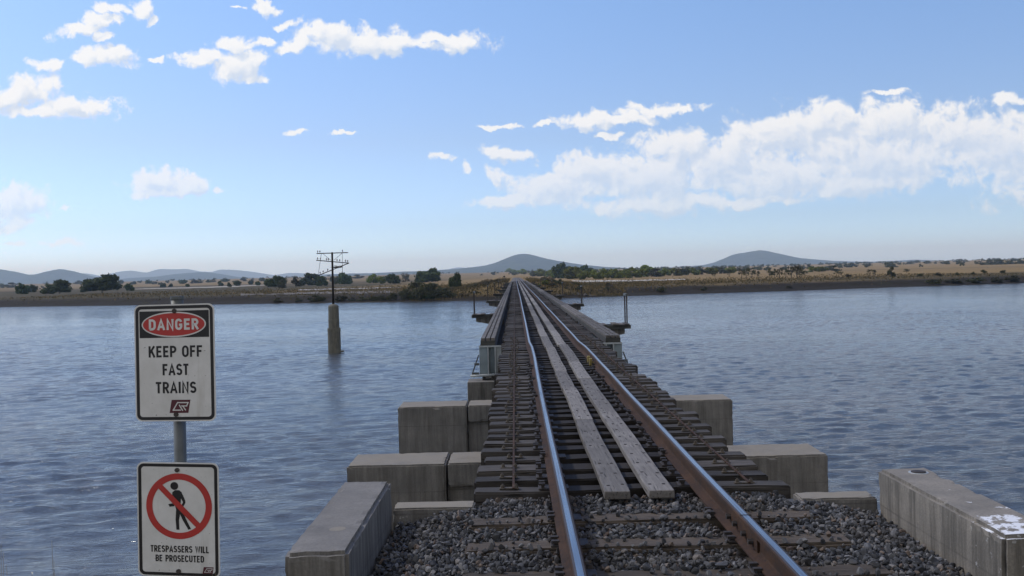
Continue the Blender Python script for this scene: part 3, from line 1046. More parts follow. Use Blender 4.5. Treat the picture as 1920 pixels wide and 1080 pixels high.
mb = MB(); mb.tube((0, 0, 0), (0, 0, .004), .013, n=8)
pb_me = mb.mesh('bolt_head', M['dark_steel'])
plank_lens = [2.4, 3.0, 3.6, 4.2]
plank_me = {l: [plank_mesh(l, 3 * k + i) for i in range(2)] for k, l in enumerate(plank_lens)}
for xc, row, first in ((-.116, 'left', [3.6, 3.0, 2.4, 2.4]), (.194, 'right', [4.2, 3.6, 3.0, 4.2])):
    y, i = 7.27, 0
    while y < END - 4:
        L = first[i] if i < len(first) else random.choice(plank_lens)
        o = link('walkway_plank', plank_me[L][i % 2], None, (xc + random.uniform(-.008, .008) + float(lat(y)) * .5, y, -.098 + random.uniform(-.004, .005)))
        tag(o, f'bleached plank between the rails, {nth(i + 1)} one in the {row} row counting away', 'plank', 'planks between the rails')
        if y < 24:
            yy = .22
            while yy < L - .05:
                for sx in (-.05, .052):
                    if random.random() < .22: continue
                    link('bolt_head', pb_me, o, (sx + random.uniform(-.012, .012), yy + random.uniform(-.03, .03), .0005))
                yy += TP
        y += L + .012
        i += 1

# yellow clamps on the right rail
for yy, lab in ((17.75, 'small yellow steel clamp on the right rail, the nearer of two'), (18.25, 'small yellow steel clamp on the right rail, the farther of two')):
    mb = MB()
    mb.box(-.115, -.062, -.05, .05, -.155, -.03, ch=.006)
    mb.box(-.062, -.034, -.03, .03, -.14, -.09)
    o = mb.build('rail_clamp', M['yellow'], None, (.533 + float(lat(yy)), yy, 0))
    tag(o, lab, 'clamp', 'yellow clamps on the right rail')

# ------------------------------------------------------------------ near abutment
def block(parent, name, x0, x1, y0, y1, z0, z1, mat='concrete', ch=.018):
    bm = bmesh.new(); bmesh.ops.create_cube(bm, size=1)
    for v in bm.verts: v.co = Vector((x0 + (v.co.x + .5) * (x1 - x0), y0 + (v.co.y + .5) * (y1 - y0), z0 + (v.co.z + .5) * (z1 - z0)))
    for ax in range(3):
        ln = (x1 - x0, y1 - y0, z1 - z0)[ax]
        n = max(1, min(40, int(ln / .05)))
        es = [e for e in bm.edges if abs((e.verts[0].co - e.verts[1].co).normalized()[ax]) > .9]
        if n > 1: bmesh.ops.subdivide_edges(bm, edges=es, cuts=n - 1, use_grid_fill=True)
    bmesh.ops.bevel(bm, geom=[e for e in bm.edges if len(e.link_faces) == 2 and e.calc_face_angle(0) > .8], offset=ch, segments=2, affect='EDGES')
    c = Vector(((x0 + x1) / 2, (y0 + y1) / 2, (z0 + z1) / 2))
    for v in bm.verts:
        near = sum(min(abs(v.co[a] - lo), abs(v.co[a] - hi)) < ch * 1.3 for a, lo, hi in ((0, x0, x1), (1, y0, y1), (2, z0, z1)))
        q = v.co * 1.0
        v.co += mnoise.noise_vector(q * 2.3) * .004 + mnoise.noise_vector(q * 11) * .0022
        if near >= 2:                               # chipped arrises
            w = max(0, mnoise.noise(q * 6.0) - .25) * .030 + max(0, mnoise.noise(q * 19 + Vector((7, 3, 1))) - .25) * .020
            d = Vector([(c[a] - q[a]) if min(abs(q[a] - lo), abs(q[a] - hi)) < ch * 1.3 else 0 for a, lo, hi in ((0, x0, x1), (1, y0, y1), (2, z0, z1))])
            d = Vector([math.copysign(1, t) if t else 0 for t in d])
            v.co += d * w
    me = bpy.data.meshes.new(name); bm.to_mesh(me); bm.free()
    me.materials.append(M[mat])
    return link(name, me, parent)


def tag_kerb(o, lab): return tag(o, lab, 'kerb', 'concrete kerbs of the abutment')


kl = empty('abutment_kerb', (-1.93, 6.35, -.6)); tag_kerb(kl, 'grey concrete kerb block left of the ballast, beside the warning signs')
kr = empty('abutment_kerb', (1.93, 6.35, -.6)); tag_kerb(kr, 'concrete kerb block right of the ballast, with flaking white paint and a round plug')
bpy.context.view_layer.update()
for k, x0, x1, mat in ((kl, -2.10, -1.755, 'concrete_kerb'), (kr, 1.755, 2.10, 'concrete_paint')):
    o = block(k, 'coping', x0, x1, 5.41, 7.29, -.75, .022, mat, .022)
    o.matrix_parent_inverse = k.matrix_world.inverted()
p = at_z(1722, 886, .022)
mb = MB(); mb.lathe([(.052, .0), (.050, .010), (.030, .013)], 20, p.x, p.y)
for v_i in range(len(mb.v)): mb.v[v_i] = (mb.v[v_i][0], mb.v[v_i][1], mb.v[v_i][2] + .022)
o = mb.build('plug', M['dark_steel'], kr); o.matrix_parent_inverse = kr.matrix_world.inverted()
mb = MB(); mb.lathe([(.068, .023), (.066, .0255)], 22, p.x, p.y)
o = mb.build('plug_ring', M['paint_steel'], kr); o.matrix_parent_inverse = kr.matrix_world.inverted()
p = at_z(633, 992, .022)
mb = MB(); mb.lathe([(.050, .0225), (.048, .0245)], 20, p.x, p.y)
o = mb.build('plug', M['concrete'], kl); o.matrix_parent_inverse = kl.matrix_world.inverted()

ab = empty('bridge_abutment', (0, 6.4, -2)); bpy.context.view_layer.update()
tag(ab, 'concrete abutment under the ballast, with a low beam that stops the stones', 'abutment')
for nm, a in (('stop_beam', (-1.752, -1.16, 7.30, 7.52, -.62, -.19)), ('stop_beam', (1.20, 1.752, 7.30, 7.52, -.62, -.19)), ('bearing_shelf', (-1.17, 1.2, 7.32, 7.62, -.75, -.43)),
              ('front_wall', (-2.4, 2.4, 7.55, 8.25, WZ - 1, -.78)), ('wing_wall', (-2.08, -1.77, -3, 7.55, WZ - 1, -.76)), ('wing_wall', (1.77, 2.08, -3, 7.55, WZ - 1, -.76))):
    o = block(ab, nm, *a, 'concrete', .012); o.matrix_parent_inverse = ab.matrix_world.inverted()
# deck beams under the transoms as far as the girders
for s, nm in ((-1, 'left'), (1, 'right')):
    mb = MB()
    x = s * .58
    mb.box(x - .15, x + .15, 7.7, 24.3, TZ - .28, TZ - .245)
    mb.box(x - .012, x + .012, 7.7, 24.3, TZ - .75, TZ - .281)
    mb.box(x - .15, x + .15, 7.7, 24.3, TZ - .785, TZ - .751)
    tag(mb.build('deck_beam', M['dark_steel']), f'dark steel beam under the near transoms below the {nm} rail', 'beam', 'beams under the near deck')

# ------------------------------------------------------------------ concrete headstocks of the short spans
for yc, d, lab in ((12.3, .83, 'wide concrete headstock of the nearer pier, brown top, stained face'), (17.7, .80, 'wide concrete headstock of the farther pier, brown top, before the girders')):
    h = empty('pier_headstock', (0, yc + d / 2, -2.0)); bpy.context.view_layer.update()
    tag(h, lab, 'pier', 'concrete pier headstocks')
    zt = -.805
    parts = []
    for s in (-1, 1):
        a, b = sorted((s * 1.725, s * 2.93))
        parts.append(block(h, 'end_block', a, b, yc, yc + d, -2.4, zt, 'concrete', .02))
        a, b = sorted((s * .9, s * 1.70))
        parts.append(block(h, 'bearing_block', a, b, yc, yc + d * .92, zt - .29, zt + .004, 'concrete', .018))
    parts.append(block(h, 'headstock', -1.716, 1.716, yc + .10, yc + d - .05, -2.4, zt - .293, 'concrete', .01))
    for s in (-1, 0, 1):
        mb = MB(); mb.tube((s * 2.1, yc + d / 2, WZ - 2), (s * 2.1, yc + d / 2, -2.41), .28, n=16)
        parts.append(mb.build('pile', M['pier'], h, smooth=False))
    for o in parts: o.matrix_parent_inverse = h.matrix_world.inverted()

# ------------------------------------------------------------------ girders, piers, refuges
SPAN = 12.1
Y0 = 24.5


def cap_mesh(L, seed):
    """timber decking on a girder: short lengths in three strips, centred in x, from y=0 to L, top at z=0"""
    rng = random.Random(seed)
    mb = MB()
    mb.box(-.178, .178, .004, L - .004, -.17, -.063, 1)
    y = 0.0
    while y < L - .01:
        l = min(rng.choice([.95, 1.2, 1.45, 1.2]), L - y)
        for k in range(3):
            x = -.1215 + k * .1215
            mb.box(x - .046, x + .046, y + .025, y + l - .025, -.062, rng.uniform(-.006, .004))
        y += l
    return mb.mesh('timber_cap', [M['cap'], M['cap_end']])


def girder_steel(L):
    """plate girder for the left side, inner edge to +x; top at z=-.17"""
    out = {}
    mb = MB(); mb.box(-.20, .20, 0, L, -.198, -.173); out['top_flange'] = mb
    mb = MB(); mb.box(-.008, .008, .01, L - .01, -.86, -.199); out['web'] = mb
    mb = MB(); mb.box(-.22, .22, 0, L, -.895, -.861); out['bottom_flange'] = mb
    return out


cap_me = [cap_mesh(SPAN - .04, 5 + i) for i in range(3)]
steel_me = {k: v.mesh(k, M['plate_steel'] if k == 'web' else M['dark_steel']) for k, v in girder_steel(SPAN - .04).items()}
mb = MB()
stf_me = None
mb.box(-.19, -.009, -.006, .006, -.859, -.2)
stf_me = mb.mesh('stiffener', M['plate_steel'])
for k in range(16):
    for s, side in ((-1, 'left'), (1, 'right')):
        g = empty('bridge_girder', (s * 1.515, Y0 + k * SPAN, -.06))
        tag(g, f'timber capped steel girder on the {side} edge of the deck, {nth(k + 1)} span along', 'girder', 'girders along the bridge')
        link('timber_cap', cap_me[(k + (s > 0)) % 3], g)
        for nm, me in steel_me.items():
            link(nm, me, g)
        if k < 5:
            for q in range(1, 7):
                o = link('stiffener', stf_me, g, (0, q * 1.7, 0))
                if s > 0: o.scale = (-1, 1, 1)
        if k == 0:
            # end of the first girder: pale bars round three upright plates
            f = -s                                 # toward the track
            mb = MB(); mb.box(-.215, .34 if s < 0 else .22, -.03, -.004, -.215, -.175)
            if s > 0: mb = MB(); mb.box(-.34, .215, -.03, -.004, -.215, -.175)
            mb.build('end_bar', M['paint_steel'], g)
            def bx(a, b, y0, y1, z0, z1, nm, mat):
                a, b = sorted((a * f, b * f))
                m_ = MB(); m_.box(a, b, y0, y1, z0, z1, ch=.004); return m_.build(nm, M[mat], g)
            bx(-.215, -.02, .02, .05, -.86, -.217, 'end_plate', 'plate_steel')
            bx(-.015, .155, .15, .18, -.86, -.217, 'end_plate', 'plate_steel')
            bx(.19, .345, .02, .06, -.84, -.217, 'end_plate', 'paint_steel')
            bx(-.018, .012, -.03, .06, -.862, -.218, 'upright', 'paint_steel')
            bx(.156, .188, -.03, .06, -.862, -.218, 'upright', 'paint_steel')
            m_ = MB(); m_.tube((-.44 * f, -.05, -.905), (.33 * f, -.05, -.875), .033, n=12); m_.build('bottom_pipe', M['paint_steel'], g, smooth=True)
            m_ = MB(); m_.bar((-.40 * f, -.02, -.87), (-.23 * f, -.02, -.40), .03, .03); m_.build('brace', M['galv'], g)
            m_ = MB(); m_.tube((-.34 * f, -.02, -.62), (-.22 * f, -.02, -.62), .03, n=8); m_.build('bracket', M['galv'], g)
            m_ = MB(); m_.bar((-.40 * f, 0, -.85), (-.23 * f, 0, -.85), .04, .06); m_.build('bracket', M['galv'], g)
            for q in (-.12, .10, .27):
                m_ = MB(); m_.box(q * f - .035, q * f + .035, .0, .22, -1.05, -.905, ch=.006); m_.build('bearing', M['dark_steel'], g)

pier_proto = None
for k in range(17):
    y = Y0 + k * SPAN
    p = empty('bridge_pier', (0, y, WZ - 1))
    tag(p, f'concrete pier under the girder ends, {nth(k + 1)} one along the girder spans', 'pier', 'piers under the girders')
    if pier_proto is None:
        mb = MB(); mb.box(-2.02, 2.02, -.35, .42, 2.55, 3.94, ch=.02)
        a = mb.build('crosshead', M['pier'], p)
        mb = MB(); mb.tube((-1.35, .03, -1.5), (-1.35, .03, 2.549), .33, n=18); b = mb.build('column', M['pier'], p)
        mb = MB(); mb.tube((1.35, .03, -1.5), (1.35, .03, 2.549), .33, n=18); c = mb.build('column', M['pier'], p)
        pier_proto = (a, b, c)
    else:
        for q in pier_proto: dup(q, p)

# stringers and the dark underside along the girder spans
for s, nm in ((-1, 'left'), (1, 'right')):
    mb = MB()
    x = s * .58
    mb.box(x - .10, x + .10, 24.35, END, TZ - .62, TZ - .246)
    tag(mb.build('stringer', M['dark_steel']), f'dark steel stringer under the far transoms below the {nm} rail', 'beam', 'beams under the far deck')

# refuges: small cantilevered platforms with a handrail
def make_refuge():
    """right-hand refuge: x from 1.72 outward to 3.28; top at z=0"""
    r = empty('refuge_platform')
    mb = MB(); mb.box(1.74, 3.28, -.42, -.30, -.17, -.03, ch=.01); mb.build('joist', M['cap_end'], r)
    mb = MB(); mb.box(1.74, 3.28, .30, .42, -.17, -.03, ch=.01); mb.build('joist', M['cap_end'], r)
    rr = random.Random(2)
    x = 1.75
    while x < 3.2:
        w = rr.uniform(.18, .24)
        if not (2.3 < x < 2.45):
            mb = MB(); mb.box(x, min(x + w - .015, 3.30), -.55 + rr.uniform(-.03, .03), .55 + rr.uniform(-.03, .03), -.029, rr.uniform(.0, .03)); mb.build('board', M['cap'], r)
        x += w
    mb = MB(); mb.prism([(1.74, -.172), (3.08, -.172), (3.08, -.36), (1.74, -.62)], 0, 1)
    vs = [(a, -.2 + c * .4, b) for a, b, c in mb.v]
    mb.v = vs
    mb.build('corbel', M['pier'], r)
    h = empty('handrail'); h.parent = r
    for yy in (-.32, .32):
        mb = MB(); mb.box(3.135, 3.178, yy - .03, yy + .03, -.028, 1.02); mb.build('post', M['dark_steel'], h)
    mb = MB(); mb.box(3.11, 3.20, -.40, .40, 1.0, 1.08, ch=.008); mb.build('top_rail', M['galv'], h)
    return r


ref = make_refuge()
first = True
nr = {1: 0, -1: 0}
for k in range(1, 17):
    s = 1 if k % 2 else -1
    nr[s] += 1
    side = 'right' if s > 0 else 'left'
    lab = f'timber refuge platform with handrail on the {side} side, {nth(nr[s])} one along'
    if first:
        o = ref; o.location = (0, Y0 + k * SPAN, -.41); first = False
        tag(o, lab, 'platform', 'refuges along the bridge')
    else:
        o = ref.copy(); COL.objects.link(o)
        o.location = (.0 if s > 0 else .35, Y0 + k * SPAN, -.41)
        if s < 0: o.scale = (-1, 1, 1)
        o["label"] = lab
        for ch in ref.children:
            c = dup(ch, o)
            for gch in ch.children: dup(gch, c)

# ------------------------------------------------------------------ track beyond the bridge
mb = MB()
mb.raw([(-1.9, END - 1, -.47), (1.9, END - 1, -.47), (1.9, 420, -.47), (-1.9, 420, -.47), (-1.2, END - 1, -.19), (1.2, END - 1, -.19), (1.2, 420, -.19), (-1.2, 420, -.19)],
       [(4, 5, 6, 7), (0, 4, 7, 3), (5, 1, 2, 6), (0, 1, 5, 4)])
o = mb.build('track_bed', plain('far_ballast', (.13, .12, .11), .9, .2, 0, .4, 3)); tag(o, kind='structure')


# ------------------------------------------------------------------ signs
def arc(cx, cy, rx, ry, a0, a1, n=12):
    return [(cx + rx * math.cos(R(a0 + (a1 - a0) * i / n)), cy + ry * math.sin(R(a0 + (a1 - a0) * i / n))) for i in range(n + 1)]


GLYPH = {   # road-sign capitals: (width, strokes) on a cap height of 1; strokes are centre lines inset by half a stroke
    'A': (.66, [[(.06, .0), (.33, .93), (.60, .0)], [(.16, .30), (.50, .30)]]),
    'B': (.58, [[(.09, .09), (.09, .91), (.30, .91)] + arc(.30, .705, .20, .205, 90, -90) + [(.09, .50)], [(.28, .50)] + arc(.30, .295, .21, .205, 90, -90) + [(.05, .09)]]),
    'C': (.60, [arc(.30, .66, .22, .255, 15, 180) + arc(.30, .335, .22, .255, 180, 345)]),
    'D': (.60, [[(.09, .09), (.09, .91), (.26, .91)] + arc(.26, .65, .25, .26, 90, 0) + arc(.26, .35, .25, .26, 0, -90) + [(.05, .09)]]),
    'E': (.52, [[(.50, .91), (.09, .91), (.09, .09), (.50, .09)], [(.09, .51), (.45, .51)]]),
    'F': (.50, [[(.50, .91), (.09, .91), (.09, .0)], [(.09, .50), (.44, .50)]]),
    'G': (.62, [arc(.30, .66, .22, .255, 15, 180) + arc(.30, .335, .22, .255, 180, 360) + [(.52, .46), (.32, .46)]]),
    'I': (.19, [[(.095, 0), (.095, 1)]]),
    'K': (.60, [[(.09, 0), (.09, 1)], [(.54, 1.0), (.12, .40)], [(.27, .58), (.56, 0)]]),
    'L': (.48, [[(.09, 1), (.09, .09), (.47, .09)]]),
    'N': (.62, [[(.09, 0), (.09, .96), (.53, .04), (.53, 1)]]),
    'O': (.62, [arc(.31, .66, .22, .255, 0, 180) + arc(.31, .335, .22, .255, 180, 360) + [(.53, .67)]]),
    'P': (.56, [[(.09, 0), (.09, .91), (.28, .91)] + arc(.28, .68, .22, .23, 90, -90) + [(.09, .45)]]),
    'R': (.58, [[(.09, 0), (.09, .91), (.28, .91)] + arc(.28, .69, .21, .22, 90, -90) + [(.09, .47)], [(.29, .46), (.54, 0)]]),
    'S': (.58, [arc(.29, .70, .20, .21, 20, 180) + arc(.29, .70, .20, .19, 180, 262) + arc(.29, .305, .21, .205, 82, 0) + arc(.29, .295, .21, .205, 0, -160)]),
    'T': (.54, [[(.0, .91), (.54, .91)], [(.27, .91), (.27, 0)]]),
    'U': (.60, [[(.09, 1), (.09, .32)] + arc(.30, .32, .21, .235, 180, 360) + [(.51, 1)]]),
    'W': (.86, [[(.06, 1), (.235, .06), (.43, .92), (.625, .06), (.80, 1)]]),
    ' ': (.30, []),
}


def ribbon(mb, path, w, z, n0=0):
    pts = [Vector(p) for k, p in enumerate(path) if k == 0 or (Vector(p) - Vector(path[k - 1])).length > 1e-4]
    L_, R_ = [], []
    for k, p in enumerate(pts):
        a = (p - pts[k - 1]).normalized() if k else None
        b = (pts[k + 1] - p).normalized() if k < len(pts) - 1 else None
        d = (a or b) if not (a and b) else (a + b).normalized()
        n = Vector((-d.y, d.x))
        sc = 1.0
        if a and b: sc = min(1 / max(.35, n.dot(Vector((-a.y, a.x)))), 1.9)
        L_.append(p + n * w / 2 * sc); R_.append(p - n * w / 2 * sc)
    m = len(pts)
    mb.raw([(q.x, q.y, z) for q in L_] + [(q.x, q.y, z) for q in R_], [(m + k, m + k + 1, k + 1, k) for k in range(m - 1)])


def text_mesh(s, cap, mat, width, weight=.17, gap=.17):
    """lettering of cap height CAP set to a total WIDTH, centred at the origin"""
    x, items = 0, []
    for ch in s:
        gw, st = GLYPH[ch]
        items += [[(px + x, py) for px, py in p] for p in st]
        x += gw + gap
    x -= gap
    kx = width / x
    mb = MB()
    for k, p in enumerate(items):
        ribbon(mb, [((a - x / 2) * kx, (b - .5) * cap) for a, b in p], weight * cap, .00004 * (k % 3))
    return mb.mesh('lettering', mat)


def put_words(s, cap, mat, width, parent, loc, weight=.165, gap=.17):
    """one line of lettering, each word a mesh of its own"""
    wd = [sum(GLYPH[c][0] + gap for c in w) - gap for w in s.split()]
    sp = GLYPH[' '][0] + 2 * gap
    tot = sum(wd) + sp * (len(wd) - 1)
    x = -tot / 2
    for w, l in zip(s.split(), wd):
        o = link('lettering', text_mesh(w, cap, mat, l * width / tot, weight, gap), parent)
        o.location = (loc[0] + (x + l / 2) * width / tot, loc[1], loc[2])
        x += l + sp


def rounded(w, h, r, n=8):
    pts = []
    for cx, cy, a0 in ((w / 2 - r, h / 2 - r, 0), (-w / 2 + r, h / 2 - r, 90), (-w / 2 + r, -h / 2 + r, 180), (w / 2 - r, -h / 2 + r, 270)):
        for i in range(n + 1):
            a = R(a0 + 90 * i / n)
            pts.append((cx + r * math.cos(a), cy + r * math.sin(a)))
    return pts


def ring(po, pi, z, name, mat, parent):
    n = len(po)
    mb = MB()
    mb.raw([(x, y, z) for x, y in po] + [(x, y, z) for x, y in pi], [(i, (i + 1) % n, n + (i + 1) % n, n + i) for i in range(n)])
    return mb.build(name, mat, parent)


def flat(pts, z, name, mat, parent):
    bm = bmesh.new()
    f = bm.faces.new([bm.verts.new((x, y, z)) for x, y in pts])
    bmesh.ops.triangulate(bm, faces=[f])
    bm.normal_update()
    for q in bm.faces:
        if q.normal.z < 0: q.normal_flip()
    me = bpy.data.meshes.new(name); bm.to_mesh(me); bm.free()
    me.materials.append(mat)
    return link(name, me, parent)


def ellipse(rx, ry, n=64, cx=0, cy=0):
    return [(cx + rx * math.cos(2 * math.pi * i / n), cy + ry * math.sin(2 * math.pi * i / n)) for i in range(n)]


def stroke(path, w, z, name, mat, parent):
    mb = MB()
    for (a, b) in zip(path[:-1], path[1:]):
        d = Vector((b[0] - a[0], b[1] - a[1])).normalized()
        nrm = Vector((-d.y, d.x)) * w / 2
        e = d * w / 2
        mb.raw([(a[0] - e.x + nrm.x, a[1] - e.y + nrm.y, z), (a[0] - e.x - nrm.x, a[1] - e.y - nrm.y, z), (b[0] + e.x - nrm.x, b[1] + e.y - nrm.y, z), (b[0] + e.x + nrm.x, b[1] + e.y + nrm.y, z)], [(0, 1, 2, 3)])
        z += .00006
    return mb.build(name, mat, parent)


SW, SH = .300, .437


def sign_panel(name, loc, yaw, lean, tilt):
    root = empty(name, loc)
    # local x to the reader's right, y up, z toward the reader
    m3 = Matrix.Rotation(yaw, 3, 'Z') @ Matrix.Rotation(R(90) - tilt, 3, 'X') @ Matrix.Rotation(lean, 3, 'Z')
    root.rotation_euler = m3.to_euler()
    mb = MB(); mb.prism(rounded(SW, SH, .024), -.0022, 0)
    mb.build('panel', M['sign_white'], root)
    ring(rounded(SW - .010, SH - .010, .021), rounded(SW - .033, SH - .033, .012), .0005, 'border', M['sign_black'], root)
    return root


def logo(parent, cx, cy, w, z):
    """maroon slanted badge with a pale line monogram"""
    h = w * .70
    k = w * .06
    root = flat([(cx - w / 2 - k, cy - h / 2), (cx + w / 2 - k, cy - h / 2), (cx + w / 2 + k, cy + h / 2), (cx - w / 2 + k, cy + h / 2)], z, 'badge', M['sign_maroon'], parent)
    q = lambda x, y: (cx + x * w, cy + y * w)
    t = .050 * w * 1.2
    stroke([q(.02, -.20), q(-.36, -.20), q(-.12, .20), q(.44, .20), q(.36, .02), q(.10, .02)], t, z + .0005, 'monogram', M['sign_white'], root)
    stroke([q(-.02, .06), q(.14, -.21)], t, z + .0012, 'monogram', M['sign_white'], root)
    stroke([q(.17, .0), q(.30, -.19)], t, z + .0014, 'monogram', M['sign_white'], root)
    return root


PY = 3.90
pt = at_y(332, 561, PY); pb = at_y(338.5, 870, PY)
mb = MB()
dirp = (pb - pt).normalized()
foot = pt + dirp * ((pt.z + 1.1) / -dirp.z)
sp = empty('sign_post', foot)
tag(sp, 'grey galvanised pipe post that carries the two warning signs', 'post')
mb.tube(foot - foot, pt - foot, .0235, n=20)
mb.build('pipe', M['galv'], sp, smooth=True)
mb = MB(); mb.tube(pt - foot, pt - foot + Vector((0, 0, .012)), .0255, n=20); mb.build('cap', M['galv'], sp)

c1 = at_y(327.6, 680, 3.855)
s1 = sign_panel('danger_sign', c1, R(-9.5), R(.35), R(2.0))
s1.scale = (1.095, 1.02, 1)
tag(s1, 'upper white sign on the post, reading DANGER KEEP OFF FAST TRAINS in black border', 'sign', 'warning signs on the post')
u = SW / 150.0                                     # metres per photo pixel on the sign
mb = MB(); mb.prism([(-.130, .094), (.130, .094), (.130, .194), (-.130, .194)], 0, .0006)
hd = flat([(-.130, .094), (.130, .094), (.130, .194), (-.130, .194)], .0006, 'header', M['sign_black'], s1)
flat(ellipse(.1205, .0475, 64, -.001, .143), .0010, 'oval', M['sign_white'], hd)
flat(ellipse(.1155, .0425, 64, -.001, .143), .0014, 'red_oval', M['sign_red'], hd)
o = link('lettering', text_mesh('DANGER', .0405, M['sign_white'], .185, .21, .16), hd); o.location = (-.001, .143, .0019)
for s_, y_, wd in (('KEEP OFF', .042, .2000), ('FAST', -.0255, .0965), ('TRAINS', -.0925, .1510)):
    put_words(s_, .0425, M['sign_black'], wd, s1, (.003, y_, .0006), .185, .14)
logo(s1, .017, -.163, .070, .0006)
for y_ in (.193, -.193):
    mb = MB(); mb.tube((0.003, y_, 0), (0.003, y_, .006), .0085, n=8); mb.build('bolt', M['dark_steel'], s1)

c2 = at_y(334.0, 974.5, 3.855)
s2 = sign_panel('no_walking_sign', c2, R(-9.5), R(-.4), R(1.0))
s2.scale = (1.12, 1.0, 1)
tag(s2, 'lower white sign on the post, a walking figure struck out in red', 'sign', 'warning signs on the post')
cy = .052
ring(ellipse(.1205, .1255, 72, .004, cy), ellipse(.0975, .1015, 72, .004, cy), .0012, 'red_ring', M['sign_red'], s2)
a, b = (-.072, cy + .083), (.080, cy - .079)
d = Vector((b[0] - a[0], b[1] - a[1])).normalized(); nn = Vector((-d.y, d.x)) * .0105
flat([(a[0] + nn.x, a[1] + nn.y), (a[0] - nn.x, a[1] - nn.y), (b[0] - nn.x, b[1] - nn.y), (b[0] + nn.x, b[1] + nn.y)], .0016, 'red_bar', M['sign_red'], s2)
fig = flat(ellipse(.0145, .0150, 28, -.012, cy + .077), .0007, 'figure', M['sign_black'], s2)
# torso with the arm behind, then the two legs and the forward hand
body = [(-.020, .052), (-.010, .061), (.006, .061), (.014, .054), (.027, .023), (.028, .014), (.020, -.001), (.014, .004), (.019, .016), (.012, .030), (.010, .006), (.012, -.008), (-.006, -.014), (-.013, .010), (-.020, .030)]
flat([(x, y + cy) for x, y in body], .00075, 'torso', M['sign_black'], fig)
flat([(x, y + cy) for x, y in [(-.006, -.008), (.010, -.010), (.006, -.040), (.0035, -.052), (.0045, -.090), (-.0065, -.090), (-.009, -.050)]], .0008, 'leg', M['sign_black'], fig)
flat([(x, y + cy) for x, y in [(.000, -.012), (.014, -.006), (.028, -.046), (.047, -.086), (.037, -.089), (.016, -.050)]], .00085, 'leg', M['sign_black'], fig)
flat([(x, y + cy) for x, y in [(-.013, .012), (-.012, .000), (-.030, -.003), (-.035, .007), (-.022, .010)]], .0009, 'hand', M['sign_black'], fig)
for s_, y_, wd in (('TRESPASSERS WILL', -.112, .2130), ('BE PROSECUTED', -.148, .1770)):
    put_words(s_, .0255, M['sign_black'], wd, s2, (.004, y_, .0006), .18, .15)
logo(s2, .107, -.190, .036, .0006)
for y_ in (.190, -.196):
    mb = MB(); mb.tube((0, y_, 0), (0, y_, .006), .0085, n=8); mb.build('bolt', M['dark_steel'], s2)

# ------------------------------------------------------------------ telegraph pole in the river
pw = at_z(627.5, 661.5, WZ)
TY = pw.y
PXM = TY / F_PX
tp = empty('telegraph_pole', (pw.x, TY, WZ)); bpy.context.view_layer.update()
tag(tp, 'old dark telegraph pole with three broken crossarms on a concrete base in the river', 'pole')


def L(px, py, dy=0.0):
    """photo pixel -> local point in the pole's upright plane"""
    q = at_y(px, py, TY + dy)
    return q - Vector((pw.x, TY, WZ))


mb = MB()
mb.lathe([(.47, -2), (.47, 1.55), (.485, 1.56), (.485, 1.83)], 20)
mb.build('base_footing', M['base_conc'], tp)
mb = MB()
mb.lathe([(.40, 1.831), (.40, 2.35), (.412, 2.36), (.412, 2.45), (.395, 2.46), (.385, 3.42), (.33, 3.50), (.13, 3.60)], 20)
mb.build('base_column', M['base_conc'], tp)
mb = MB(); mb.box(.40, .68, -.2, .2, .05, .16, ch=.01); mb.build('step', M['base_conc'], tp)
top = L(622.7, 473)
mb = MB(); mb.tube((0, 0, 3.55), top, .085, .07, n=12); mb.build('shaft', M['pole'], tp, smooth=True)


def arm(a, b, pins, dy=-.10, th=.065):
    pa, pb = L(*a, dy), L(*b, dy)
    mb = MB(); mb.bar(pa, pb, .07, th)
    o = mb.build('crossarm', M['pole'], tp)
    for px, py in pins:
        q = L(px, py, dy)
        t = (q.x - pa.x) / (pb.x - pa.x)
        z0 = pa.z + (pb.z - pa.z) * t + th / 2
        mb = MB(); mb.lathe([(.012, 0), (.012, .06), (.040, .07), (.048, .10), (.034, .14), (.036, .17), (.015, .195)], 10)
        mb.build('insulator', M['ins'], o, (q.x, q.y, z0))
    return o


arm((593.8, 475.4), (652.6, 473.6), [(595.6, 473), (599.8, 473), (642, 473)])
arm((593, 488), (654.5, 493.3), [(595.5, 486), (601, 487), (612, 488), (615.6, 488), (632, 490), (637, 490), (647.8, 491), (651.8, 491)])
arm((597, 516.5), (654.3, 493.2), [(600.3, 513), (614.5, 508), (606, 511)], -.16, .06)
for a, b in (((605.6, 476), (620.4, 488)), ((626, 488), (641, 475)), ((602.5, 475.5), (596.5, 517)), ((641.8, 474.5), (642, 513))):
    mb = MB(); mb.tube(L(*a, -.06), L(*b, -.06), .014, n=6); mb.build('stay_wire', M['pole'], tp)
nb = MB()
rr = random.Random(5)
for i in range(70):
    a = Vector((rr.gauss(0, .13), rr.gauss(0, .10), abs(rr.gauss(.0, .055))))
    b = a + Vector((rr.uniform(-.2, .2), rr.uniform(-.2, .2), rr.uniform(-.04, .06)))
    nb.tube(a, b, .013, n=4)
q = L(632, 502.2, -.16)
nest = nb.build('bird_nest', M['nest'], None, (pw.x + q.x, TY + q.y, WZ + q.z))
tag(nest, 'dark clump of sticks resting on the slanted crossarm of the telegraph pole', 'nest')

